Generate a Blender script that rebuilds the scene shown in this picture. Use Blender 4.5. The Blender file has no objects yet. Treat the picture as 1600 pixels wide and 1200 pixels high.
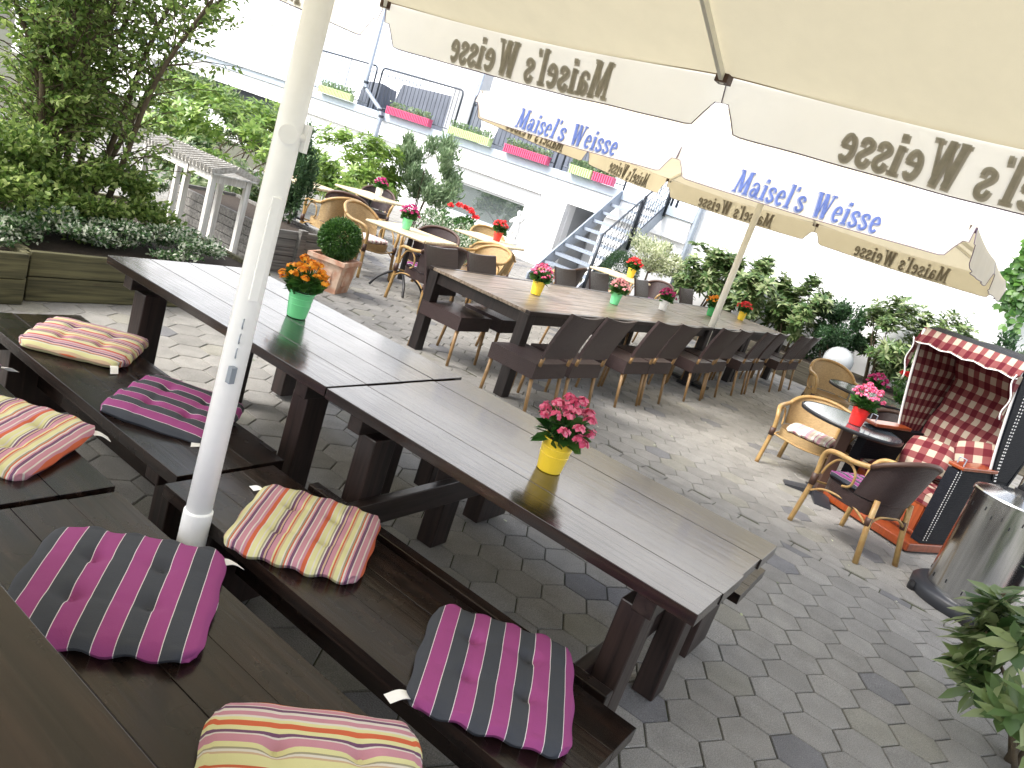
import bpy, bmesh, math, random
import numpy as np
from mathutils import Vector, Matrix
random.seed(7); rng = np.random.default_rng(7)
R = math.radians
sc = bpy.context.scene
C = sc.collection
# ------------------------------------------------------------------ camera
F_PX, CAM_H = 1184.45, 1.749
rightv = Vector((0.5464413, -0.7772114, 0.31200056)); upv = Vector((0.04564933, 0.39962609, 0.91554089)); fwd = Vector((0.83625238, 0.48604674, -0.25385138))
cd = bpy.data.cameras.new('camera'); cam = bpy.data.objects.new('camera', cd); C.objects.link(cam)
M = Matrix.Identity(4)
for i in range(3):
    M[i][0] = rightv[i]; M[i][1] = upv[i]; M[i][2] = -fwd[i]
M[2][3] = CAM_H
cam.matrix_world = M
cd.sensor_width = 36; cd.lens = F_PX/1600*36; cd.clip_end = 300; cd.clip_start = .05
cd.dof.use_dof = False
sc.camera = cam
# ------------------------------------------------------------------ sky + sun (overcast)
SUN_EL, SUN_AZ = 47, 148      # azimuth measured from +X towards +Y
w = bpy.data.worlds.new('World'); sc.world = w; w.use_nodes = True
nt = w.node_tree; bg = nt.nodes['Background']
sky = nt.nodes.new('ShaderNodeTexSky'); sky.sky_type = 'NISHITA'; sky.sun_disc = False
sky.sun_elevation = R(SUN_EL); sky.sun_rotation = R(90-SUN_AZ); sky.air_density = 1.0; sky.dust_density = 3.0; sky.ozone_density = 1.0
hs = nt.nodes.new('ShaderNodeHueSaturation'); hs.inputs['Saturation'].default_value = .38
nt.links.new(sky.outputs[0], hs.inputs['Color']); nt.links.new(hs.outputs[0], bg.inputs[0]); bg.inputs[1].default_value = .15
sd = bpy.data.lights.new('sun', 'SUN'); sd.energy = 1.1; sd.angle = R(24); sd.color = (1, .96, .9)
sun = bpy.data.objects.new('sun', sd); C.objects.link(sun)
sv = Vector((math.cos(R(SUN_EL))*math.cos(R(SUN_AZ)), math.cos(R(SUN_EL))*math.sin(R(SUN_AZ)), math.sin(R(SUN_EL))))
sun.rotation_euler = sv.to_track_quat('Z', 'Y').to_euler()
sc.view_settings.view_transform = 'Standard'; sc.view_settings.look = 'None'; sc.view_settings.gamma = 1
sc.view_settings.exposure = 1.85
sc.render.engine = 'CYCLES'
sc.cycles.max_bounces = 8; sc.cycles.transparent_max_bounces = 12
try: sc.cycles.use_denoising = True
except Exception: pass

# ------------------------------------------------------------------ materials
def N(nt, t, **kw):
    n = nt.nodes.new(t)
    for k, v in kw.items(): setattr(n, k, v)
    return n
def mat(name, col, rough=.6, metal=0, var=.0, vscale=8, bump=0, bscale=60, stretch=None, spec=.5, col2=None, coat=0, trans=0, transcol=None, attr=None, sheen=0, detail=5, c2lo=.42, c2hi=.62):
    m = bpy.data.materials.new(name); m.use_nodes = True; nt = m.node_tree; L = nt.links
    b = nt.nodes['Principled BSDF']; out = nt.nodes['Material Output']
    b.inputs['Roughness'].default_value = rough; b.inputs['Metallic'].default_value = metal; b.inputs['Specular IOR Level'].default_value = spec
    if coat: b.inputs['Coat Weight'].default_value = coat; b.inputs['Coat Roughness'].default_value = .15
    tc = N(nt, 'ShaderNodeTexCoord'); mp = N(nt, 'ShaderNodeMapping'); L.new(tc.outputs['Object'], mp.inputs[0])
    if stretch: mp.inputs['Scale'].default_value = stretch
    src = None
    if attr:
        a = N(nt, 'ShaderNodeAttribute', attribute_name=attr); src = a.outputs['Color']
    else:
        rgb = N(nt, 'ShaderNodeRGB'); rgb.outputs[0].default_value = (*col, 1); src = rgb.outputs[0]
    if var or col2:
        nz = N(nt, 'ShaderNodeTexNoise'); nz.inputs['Scale'].default_value = vscale; nz.inputs['Detail'].default_value = detail; L.new(mp.outputs[0], nz.inputs[0])
        if col2:
            rp = N(nt, 'ShaderNodeValToRGB'); rp.color_ramp.elements[0].position = c2lo; rp.color_ramp.elements[1].position = c2hi
            L.new(nz.outputs['Fac'], rp.inputs[0])
            mx = N(nt, 'ShaderNodeMix', data_type='RGBA'); L.new(rp.outputs[0], mx.inputs[0]); L.new(src, mx.inputs[6]); mx.inputs[7].default_value = (*col2, 1); src = mx.outputs[2]
        if var:
            mr = N(nt, 'ShaderNodeMapRange'); mr.inputs[1].default_value = .25; mr.inputs[2].default_value = .75; mr.inputs[3].default_value = 1-var; mr.inputs[4].default_value = 1+var
            L.new(nz.outputs['Fac'], mr.inputs[0])
            hv = N(nt, 'ShaderNodeHueSaturation'); L.new(mr.outputs[0], hv.inputs['Value']); L.new(src, hv.inputs['Color']); src = hv.outputs[0]
    L.new(src, b.inputs['Base Color'])
    if bump:
        nb = N(nt, 'ShaderNodeTexNoise'); nb.inputs['Scale'].default_value = bscale; nb.inputs['Detail'].default_value = 6; L.new(mp.outputs[0], nb.inputs[0])
        bp = N(nt, 'ShaderNodeBump'); bp.inputs['Strength'].default_value = bump; bp.inputs['Distance'].default_value = .01; L.new(nb.outputs['Fac'], bp.inputs['Height']); L.new(bp.outputs[0], b.inputs['Normal'])
    if trans:
        t = N(nt, 'ShaderNodeBsdfTranslucent'); ms = N(nt, 'ShaderNodeMixShader'); ms.inputs[0].default_value = trans
        if transcol: t.inputs[0].default_value = (*transcol, 1)
        else: L.new(src, t.inputs[0])
        L.new(b.outputs[0], ms.inputs[1]); L.new(t.outputs[0], ms.inputs[2]); L.new(ms.outputs[0], out.inputs[0])
    return m

def wood(name, c1, c2, rough=.3, axis='Y', coat=0, bump=.25, worn=None):
    """planks with grain running along one axis"""
    m = bpy.data.materials.new(name); m.use_nodes = True; nt = m.node_tree; L = nt.links; b = nt.nodes['Principled BSDF']
    tc = N(nt, 'ShaderNodeTexCoord'); mp = N(nt, 'ShaderNodeMapping'); L.new(tc.outputs['Object'], mp.inputs[0])
    s = {'X': (1.2, 22, 22), 'Y': (22, 1.2, 22), 'Z': (22, 22, 1.2)}[axis]; mp.inputs['Scale'].default_value = s
    nz = N(nt, 'ShaderNodeTexNoise'); nz.inputs['Scale'].default_value = 1.6; nz.inputs['Detail'].default_value = 7; nz.inputs['Distortion'].default_value = .6; L.new(mp.outputs[0], nz.inputs[0])
    rp = N(nt, 'ShaderNodeValToRGB'); rp.color_ramp.elements[0].color = (*c1, 1); rp.color_ramp.elements[1].color = (*c2, 1); rp.color_ramp.elements[0].position = .35; rp.color_ramp.elements[1].position = .68
    L.new(nz.outputs['Fac'], rp.inputs[0]); src = rp.outputs[0]
    if worn:
        n2 = N(nt, 'ShaderNodeTexNoise'); n2.inputs['Scale'].default_value = 3.5; n2.inputs['Detail'].default_value = 8; n2.inputs['Roughness'].default_value = .7
        mp2 = N(nt, 'ShaderNodeMapping'); L.new(tc.outputs['Object'], mp2.inputs[0]); mp2.inputs['Scale'].default_value = tuple(x**.55 for x in s); L.new(mp2.outputs[0], n2.inputs[0])
        r2 = N(nt, 'ShaderNodeValToRGB'); r2.color_ramp.elements[0].position = .6; r2.color_ramp.elements[1].position = .75; L.new(n2.outputs['Fac'], r2.inputs[0])
        mx = N(nt, 'ShaderNodeMix', data_type='RGBA'); L.new(r2.outputs[0], mx.inputs[0]); L.new(src, mx.inputs[6]); mx.inputs[7].default_value = (*worn, 1); src = mx.outputs[2]
    L.new(src, b.inputs['Base Color'])
    n3 = N(nt, 'ShaderNodeTexNoise'); n3.inputs['Scale'].default_value = 5; n3.inputs['Detail'].default_value = 4; L.new(tc.outputs['Object'], n3.inputs[0])
    mr = N(nt, 'ShaderNodeMapRange'); mr.inputs[3].default_value = rough-.08; mr.inputs[4].default_value = rough+.14; L.new(n3.outputs['Fac'], mr.inputs[0]); L.new(mr.outputs[0], b.inputs['Roughness'])
    bp = N(nt, 'ShaderNodeBump'); bp.inputs['Strength'].default_value = bump; bp.inputs['Distance'].default_value = .004; L.new(nz.outputs['Fac'], bp.inputs['Height']); L.new(bp.outputs[0], b.inputs['Normal'])
    if coat: b.inputs['Coat Weight'].default_value = coat; b.inputs['Coat Roughness'].default_value = .12
    return m

def ramp_mat(name, period, stops, axis=0, rough=.85, extra=None):
    """cloth with printed stripes across one object axis; stops = [(position, colour)...] constant"""
    m = bpy.data.materials.new(name); m.use_nodes = True; nt = m.node_tree; L = nt.links; b = nt.nodes['Principled BSDF']
    b.inputs['Roughness'].default_value = rough; b.inputs['Specular IOR Level'].default_value = .25
    tc = N(nt, 'ShaderNodeTexCoord'); sx = N(nt, 'ShaderNodeSeparateXYZ')
    nzd = N(nt, 'ShaderNodeTexNoise'); nzd.inputs['Scale'].default_value = 6; L.new(tc.outputs['Object'], nzd.inputs[0])
    ma = N(nt, 'ShaderNodeVectorMath', operation='MULTIPLY_ADD'); L.new(nzd.outputs['Color'], ma.inputs[0]); ma.inputs[1].default_value = (.005, .005, 0); L.new(tc.outputs['Object'], ma.inputs[2])
    L.new(ma.outputs[0], sx.inputs[0])
    d = N(nt, 'ShaderNodeMath', operation='DIVIDE'); d.inputs[1].default_value = period; L.new(sx.outputs[axis], d.inputs[0])
    f = N(nt, 'ShaderNodeMath', operation='FRACT'); L.new(d.outputs[0], f.inputs[0])
    rp = N(nt, 'ShaderNodeValToRGB'); cr = rp.color_ramp; cr.interpolation = 'CONSTANT'
    cr.elements[0].position = stops[0][0]; cr.elements[0].color = (*stops[0][1], 1)
    cr.elements[1].position = stops[1][0]; cr.elements[1].color = (*stops[1][1], 1)
    for p, c in stops[2:]:
        e = cr.elements.new(p); e.color = (*c, 1)
    L.new(f.outputs[0], rp.inputs[0]); L.new(rp.outputs[0], b.inputs['Base Color'])
    wv = N(nt, 'ShaderNodeTexNoise'); wv.inputs['Scale'].default_value = 420; L.new(tc.outputs['Object'], wv.inputs[0])
    n4 = N(nt, 'ShaderNodeTexNoise'); n4.inputs['Scale'].default_value = 14; n4.inputs['Detail'].default_value = 3; L.new(tc.outputs['Object'], n4.inputs[0])
    ad = N(nt, 'ShaderNodeMath', operation='MULTIPLY_ADD'); L.new(n4.outputs['Fac'], ad.inputs[0]); ad.inputs[1].default_value = 3; L.new(wv.outputs['Fac'], ad.inputs[2])
    bp = N(nt, 'ShaderNodeBump'); bp.inputs['Strength'].default_value = .35; bp.inputs['Distance'].default_value = .004; L.new(ad.outputs[0], bp.inputs['Height']); L.new(bp.outputs[0], b.inputs['Normal'])
    return m

def weave(name, c1, c2, sx=.012, rough=.45, bump=.8):
    """woven rattan: interlaced strands"""
    m = bpy.data.materials.new(name); m.use_nodes = True; nt = m.node_tree; L = nt.links; b = nt.nodes['Principled BSDF']; b.inputs['Roughness'].default_value = rough
    tc = N(nt, 'ShaderNodeTexCoord'); br = N(nt, 'ShaderNodeTexBrick'); br.offset = .5
    uvm = N(nt, 'ShaderNodeUVMap'); 
    L.new(tc.outputs['UV'], br.inputs[0])
    br.inputs['Scale'].default_value = 1; br.inputs['Brick Width'].default_value = sx*2.4; br.inputs['Row Height'].default_value = sx; br.inputs['Mortar Size'].default_value = sx*.13; br.inputs['Mortar Smooth'].default_value = .9
    br.inputs['Color1'].default_value = (*c1, 1); br.inputs['Color2'].default_value = (*[x*.78 for x in c1], 1); br.inputs['Mortar'].default_value = (*c2, 1)
    L.new(br.outputs['Color'], b.inputs['Base Color'])
    bp = N(nt, 'ShaderNodeBump'); bp.inputs['Strength'].default_value = bump; bp.inputs['Distance'].default_value = .004; bp.invert = True
    L.new(br.outputs['Fac'], bp.inputs['Height']); L.new(bp.outputs[0], b.inputs['Normal'])
    nt.nodes.remove(uvm)
    return m

def check_mat(name, ca, cb, cm, size=.064):
    m = bpy.data.materials.new(name); m.use_nodes = True; nt = m.node_tree; L = nt.links; b = nt.nodes['Principled BSDF']; b.inputs['Roughness'].default_value = .9; b.inputs['Specular IOR Level'].default_value = .2
    tc = N(nt, 'ShaderNodeTexCoord'); sx = N(nt, 'ShaderNodeSeparateXYZ'); L.new(tc.outputs['UV'], sx.inputs[0])
    outs = []
    for i in (0, 1):
        d = N(nt, 'ShaderNodeMath', operation='DIVIDE'); d.inputs[1].default_value = size*2; L.new(sx.outputs[i], d.inputs[0])
        f = N(nt, 'ShaderNodeMath', operation='FRACT'); L.new(d.outputs[0], f.inputs[0])
        g = N(nt, 'ShaderNodeMath', operation='GREATER_THAN'); g.inputs[1].default_value = .5; L.new(f.outputs[0], g.inputs[0]); outs.append(g)
    a = N(nt, 'ShaderNodeMath', operation='ADD'); L.new(outs[0].outputs[0], a.inputs[0]); L.new(outs[1].outputs[0], a.inputs[1])
    dv = N(nt, 'ShaderNodeMath', operation='MULTIPLY'); dv.inputs[1].default_value = .5; L.new(a.outputs[0], dv.inputs[0])
    rp = N(nt, 'ShaderNodeValToRGB'); cr = rp.color_ramp; cr.interpolation = 'CONSTANT'; cr.elements[0].position = 0; cr.elements[0].color = (*ca, 1); cr.elements[1].position = .25; cr.elements[1].color = (*cm, 1)
    e = cr.elements.new(.75); e.color = (*cb, 1)
    L.new(dv.outputs[0], rp.inputs[0]); L.new(rp.outputs[0], b.inputs['Base Color'])
    nz = N(nt, 'ShaderNodeTexNoise'); nz.inputs['Scale'].default_value = 9; L.new(tc.outputs['Object'], nz.inputs[0])
    bp = N(nt, 'ShaderNodeBump'); bp.inputs['Strength'].default_value = .5; bp.inputs['Distance'].default_value = .02; L.new(nz.outputs['Fac'], bp.inputs['Height']); L.new(bp.outputs[0], b.inputs['Normal'])
    return m

def leafmat(name, cols, rough=.38, trans=.3):
    """each leaf takes its own tone: random per mesh island"""
    m = bpy.data.materials.new(name); m.use_nodes = True; nt = m.node_tree; L = nt.links; b = nt.nodes['Principled BSDF']; out = nt.nodes['Material Output']
    b.inputs['Roughness'].default_value = rough
    g = N(nt, 'ShaderNodeNewGeometry'); rp = N(nt, 'ShaderNodeValToRGB'); cr = rp.color_ramp
    cr.elements[0].color = (*cols[0], 1); cr.elements[1].color = (*cols[-1], 1); cr.elements[1].position = 1
    for i, c in enumerate(cols[1:-1]):
        e = cr.elements.new((i+1)/(len(cols)-1)); e.color = (*c, 1)
    L.new(g.outputs['Random Per Island'], rp.inputs[0]); L.new(rp.outputs[0], b.inputs['Base Color'])
    t = N(nt, 'ShaderNodeBsdfTranslucent'); L.new(rp.outputs[0], t.inputs[0]); ms = N(nt, 'ShaderNodeMixShader'); ms.inputs[0].default_value = trans
    L.new(b.outputs[0], ms.inputs[1]); L.new(t.outputs[0], ms.inputs[2]); L.new(ms.outputs[0], out.inputs[0])
    return m

MT = {}
MT['dark_wood'] = wood('dark_stained_wood', (.005, .003, .0026), (.021, .0115, .0085), rough=.23, axis='Y', bump=.35, worn=(.042, .026, .02), coat=.12)
MT['dark_wood'].node_tree.nodes['Principled BSDF'].inputs['Specular IOR Level'].default_value = .42
MT['dark_top'] = wood('varnished_dark_table_top', (.006, .0035, .003), (.028, .016, .012), rough=.18, axis='Y', bump=.42, worn=(.06, .039, .03), coat=.6)
MT['dark_post'] = wood('dark_post_wood', (.010, .0065, .006), (.034, .02, .017), rough=.36, axis='Z', bump=.4, worn=(.06, .038, .03))
MT['dark_beam_x'] = wood('dark_beam_wood', (.010, .0065, .006), (.03, .02, .017), rough=.3, axis='X', bump=.3)
MT['grey_wood'] = wood('weathered_top_wood', (.09, .065, .045), (.26, .205, .155), rough=.40, axis='X', bump=.5, worn=(.40, .36, .31), coat=.3)
MT['black_wood'] = wood('black_frame_wood', (.007, .005, .005), (.02, .013, .012), rough=.4, axis='Z', bump=.3)
MT['planter_wood'] = wood('mossy_planter_wood', (.040, .038, .018), (.125, .115, .055), rough=.8, axis='X', bump=.9, worn=(.05, .035, .02))
MT['planter_wood_y'] = wood('old_planter_wood', (.055, .048, .032), (.13, .115, .085), rough=.8, axis='Y', bump=.9, worn=(.05, .04, .025))
MT['sleeper'] = wood('grey_sleeper_wood', (.09, .085, .08), (.22, .21, .19), rough=.85, axis='X', bump=.9)
MT['white_wood'] = wood('white_painted_wood', (.52, .50, .47), (.74, .73, .70), rough=.7, axis='Z', bump=.4, worn=(.40, .38, .34))
MT['slat_grey'] = wood('weathered_slats', (.30, .28, .25), (.55, .53, .49), rough=.8, axis='Y', bump=.6)
MT['orange_wood'] = wood('orange_varnished_wood', (.19, .034, .007), (.30, .060, .013), rough=.28, axis='Z', bump=.1, coat=.4)
MT['pole_white'] = mat('white_painted_pole', (.93, .94, .95), rough=.3, var=.02, vscale=30, bump=.03, bscale=30)
MT['pole_cream'] = mat('cream_painted_pole', (.78, .76, .68), rough=.4, var=.05)
MT['canopy'] = mat('cream_canopy_cloth', (.70, .65, .50), rough=.9, var=.08, vscale=4, bump=.25, bscale=220, trans=.36, transcol=(.64, .57, .40), spec=.1)
MT['valance'] = mat('cream_valance_cloth', (.92, .90, .84), rough=.9, var=.05, vscale=5, bump=.15, bscale=40, trans=.62, transcol=(.98, .93, .80), spec=.1)
MT['ghost_dark'] = mat('dark_shown_through_print', (.30, .265, .20), rough=.9, var=.12, vscale=30, trans=.25)
MT['valance_beige'] = mat('beige_valance_cloth', (.70, .67, .59), rough=.9, var=.05, vscale=5, bump=.15, bscale=40, trans=.42, transcol=(.66, .55, .34), spec=.1)
MT['white_cloth'] = mat('bleached_canopy_cloth', (.88, .88, .87), rough=.9, var=.03, vscale=5, bump=.1, bscale=30, trans=.38, transcol=(.86, .78, .6), spec=.1)
MT['ink'] = mat('blue_print', (.10, .15, .38), rough=.8, var=.25, vscale=30, trans=.35)
MT['ink_edge'] = mat('pale_print_edge', (.30, .34, .50), rough=.8, trans=.4)
MT['ghost'] = mat('shown_through_print', (.56, .53, .45), rough=.9, var=.12, vscale=30, trans=.4)
MT['ghost_edge'] = mat('shown_through_edge', (.66, .62, .53), rough=.9, trans=.5)
MT['piping'] = mat('purple_piping', (.13, .09, .13), rough=.8)
MT['seam'] = mat('seam_stitching', (.33, .26, .16), rough=.9)
MT['metal'] = mat('galvanised_steel', (.30, .34, .40), rough=.45, metal=.35, var=.1, vscale=12)
MT['dark_metal'] = mat('anthracite_steel', (.05, .06, .075), rough=.42, metal=.4)
MT['black_iron'] = mat('black_iron', (.012, .012, .014), rough=.4)
MT['plastic_black'] = mat('black_fitting', (.015, .015, .017), rough=.4)
MT['wall'] = mat('white_render', (.90, .90, .91), rough=.9, var=.03, vscale=3, bump=.35, bscale=70)
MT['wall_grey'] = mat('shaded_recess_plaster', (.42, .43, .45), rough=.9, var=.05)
MT['trim'] = mat('pale_trim', (.70, .71, .73), rough=.6)
MT['slab'] = mat('blue_grey_slab_edge', (.42, .48, .55), rough=.6, var=.06)
MT['glass'] = mat('window_glass', (.42, .47, .50), rough=.03, spec=.9, metal=.85)
MT['blind'] = mat('pale_blinds', (.62, .67, .73), rough=.6)
MT['beige'] = mat('beige_shutter_box', (.62, .52, .36), rough=.7)
MT['tarp'] = mat('grey_tarpaulin', (.115, .13, .165), rough=.55, var=.2, vscale=3, stretch=(1, 6, .5), bump=.4, bscale=6)
MT['green_pot'] = mat('mint_green_enamel', (.16, .62, .27), rough=.25, coat=.4)
MT['yellow_pot'] = mat('yellow_enamel', (.85, .60, .045), rough=.25, coat=.4)
MT['white_pot'] = mat('white_enamel', (.82, .82, .80), rough=.3, coat=.3)
MT['red_pot'] = mat('red_enamel', (.72, .022, .018), rough=.25, coat=.4)
MT['green_pot_dark'] = mat('grass_green_enamel', (.06, .38, .12), rough=.25, coat=.4)
MT['red_box'] = mat('crimson_planter_plastic', (.58, .09, .19), rough=.5)
MT['lime_box'] = mat('lime_planter_plastic', (.50, .62, .30), rough=.5)
MT['terracotta'] = mat('terracotta', (.50, .26, .17), rough=.85, var=.15, vscale=9, bump=.3, bscale=40, col2=(.55, .40, .30))
MT['soil'] = mat('dark_soil', (.035, .024, .016), rough=1, var=.3, vscale=40, bump=1, bscale=60)
MT['stem'] = mat('brown_stem_bark', (.10, .075, .045), rough=.9, var=.25, vscale=30, bump=.6, bscale=60)
MT['stone'] = mat('white_stone', (.74, .74, .72), rough=.8, var=.08, vscale=9, bump=.3, bscale=30)
MT['steel'] = mat('brushed_stainless_steel', (.58, .58, .57), rough=.19, metal=1, var=.12, vscale=2.5, stretch=(30, 30, .6))
MT['heater_base'] = mat('charcoal_base_enamel', (.025, .027, .033), rough=.38)
MT['bamboo'] = mat('bamboo_cane', (.40, .26, .10), rough=.4, var=.22, vscale=18, bump=.2, bscale=50, col2=(.30, .17, .06))
MT['bamboo_dark'] = mat('darker_cane', (.26, .155, .065), rough=.42, var=.25, vscale=18, bump=.2, bscale=50)
MT['cane_wrap'] = mat('brown_cane_binding', (.06, .028, .018), rough=.5)
MT['weave_brown'] = weave('brown_resin_weave', (.040, .021, .020), (.010, .006, .006), sx=.012, rough=.38)
MT['weave_tan'] = weave('natural_rattan_weave', (.50, .34, .16), (.20, .12, .05), sx=.010)
MT['weave_black'] = weave('black_basket_weave', (.007, .0085, .014), (.002, .0025, .004), sx=.016, rough=.6)
MT['weave_black'].node_tree.nodes['Principled BSDF'].inputs['Specular IOR Level'].default_value = .2
MT['bamboo_top'] = wood('bamboo_table_top', (.46, .36, .20), (.66, .56, .38), rough=.45, axis='Y', bump=.4)
MT['dark_glass'] = mat('smoked_table_glass', (.055, .07, .085), rough=.12, spec=.8)
MT['check'] = check_mat('red_checked_cloth', (.38, .32, .25), (.095, .011, .018), (.18, .055, .055))
MT['white_cord'] = mat('white_piping', (.82, .80, .78), rough=.8)
MT['tag'] = mat('white_cloth_tag', (.80, .80, .80), rough=.8)
MT['leaf_bush'] = leafmat('shrub_leaves', [(.08, .15, .035), (.15, .24, .05), (.26, .36, .09), (.42, .50, .18)], rough=.5, trans=.6)
MT['leaf_lime'] = leafmat('bright_laurel_leaves', [(.10, .20, .03), (.19, .31, .055), (.32, .43, .10)], rough=.35, trans=.35)
MT['leaf_rhodo'] = leafmat('rhododendron_leaves', [(.045, .10, .03), (.10, .175, .055), (.19, .26, .095), (.34, .39, .20)], rough=.36, trans=.35)
MT['leaf_dark'] = leafmat('dark_hedge_leaves', [(.018, .05, .02), (.035, .085, .032), (.06, .12, .045)], rough=.4, trans=.3)
MT['leaf_box'] = leafmat('box_leaves', [(.02, .07, .012), (.05, .13, .022), (.09, .19, .035)], rough=.4, trans=.25)
MT['leaf_conifer'] = leafmat('conifer_sprays', [(.03, .075, .03), (.06, .12, .045), (.09, .16, .06)], rough=.6, trans=.2)
MT['leaf_varieg'] = leafmat('white_edged_leaves', [(.03, .09, .025), (.06, .14, .04), (.10, .19, .06), (.50, .54, .42), (.66, .68, .58)], rough=.45, trans=.25)
MT['leaf_varieg2'] = leafmat('cream_edged_leaves', [(.10, .17, .05), (.42, .46, .25), (.62, .64, .45), (.70, .72, .55)], rough=.5, trans=.3)
MT['leaf_grey'] = leafmat('grey_green_leaves', [(.10, .17, .08), (.19, .28, .14), (.30, .38, .22)], rough=.5, trans=.3)
MT['leaf_pot'] = leafmat('fleshy_pot_leaves', [(.02, .075, .015), (.045, .13, .025), (.08, .19, .04)], rough=.3, trans=.15)
MT['leaf_vine'] = leafmat('vine_leaves', [(.03, .09, .02), (.07, .17, .03), (.13, .26, .05)], rough=.4, trans=.4)
MT['fl_orange'] = leafmat('orange_petals', [(.80, .22, .006), (.85, .34, .015), (.86, .44, .04)], rough=.6, trans=.2)
MT['fl_pink'] = leafmat('pink_petals', [(.62, .05, .16), (.72, .13, .26), (.78, .28, .40)], rough=.6, trans=.2)
MT['fl_pale'] = leafmat('pale_pink_petals', [(.76, .22, .26), (.80, .40, .40), (.82, .55, .52)], rough=.6, trans=.2)
MT['fl_magenta'] = leafmat('magenta_petals', [(.40, .012, .12), (.55, .03, .18), (.62, .07, .26)], rough=.6, trans=.2)
MT['fl_red'] = leafmat('red_petals', [(.70, .01, .02), (.78, .03, .04), (.80, .10, .08)], rough=.6, trans=.2)
# striped cushion cloth
P_, G_, W_ = (.27, .055, .19), (.050, .055, .068), (.62, .58, .60)
MT['purple'] = ramp_mat('purple_grey_striped_cloth', .096, [(0, W_), (.018, P_), (.50, W_), (.518, G_)], axis=0)
ye, pk, pu, og, cr_, wh, gr = (.58, .56, .30), (.46, .22, .28), (.14, .065, .13), (.50, .11, .05), (.48, .35, .24), (.58, .55, .51), (.28, .26, .18)
MT['multi'] = ramp_mat('multicolour_striped_cloth', .175, [(0, pu), (.05, wh), (.07, pk), (.16, wh), (.18, pk), (.23, og), (.30, wh), (.32, ye), (.40, wh), (.425, ye), (.47, gr), (.50, wh), (.52, pu), (.57, cr_), (.60, pu), (.62, pk), (.70, ye), (.73, og), (.755, cr_), (.79, ye), (.87, wh), (.89, gr), (.92, og), (.945, wh), (.97, pk)], axis=0)
MT['multi2'] = ramp_mat('pale_multicolour_striped_cloth', .20, [(0, pu), (.045, wh), (.06, pk), (.13, wh), (.145, og), (.18, ye), (.33, cr_), (.36, wh), (.40, gr), (.43, ye), (.50, pk), (.60, wh), (.62, pu), (.66, ye), (.72, og), (.80, ye), (.85, wh), (.88, pk), (.95, wh)], axis=0)
MT['pinkcush'] = ramp_mat('pale_pink_striped_cloth', .11, [(0, (.62, .36, .42)), (.25, (.74, .70, .62)), (.45, (.50, .22, .34)), (.52, (.76, .72, .66)), (.75, (.60, .50, .42))], axis=0)

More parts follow.
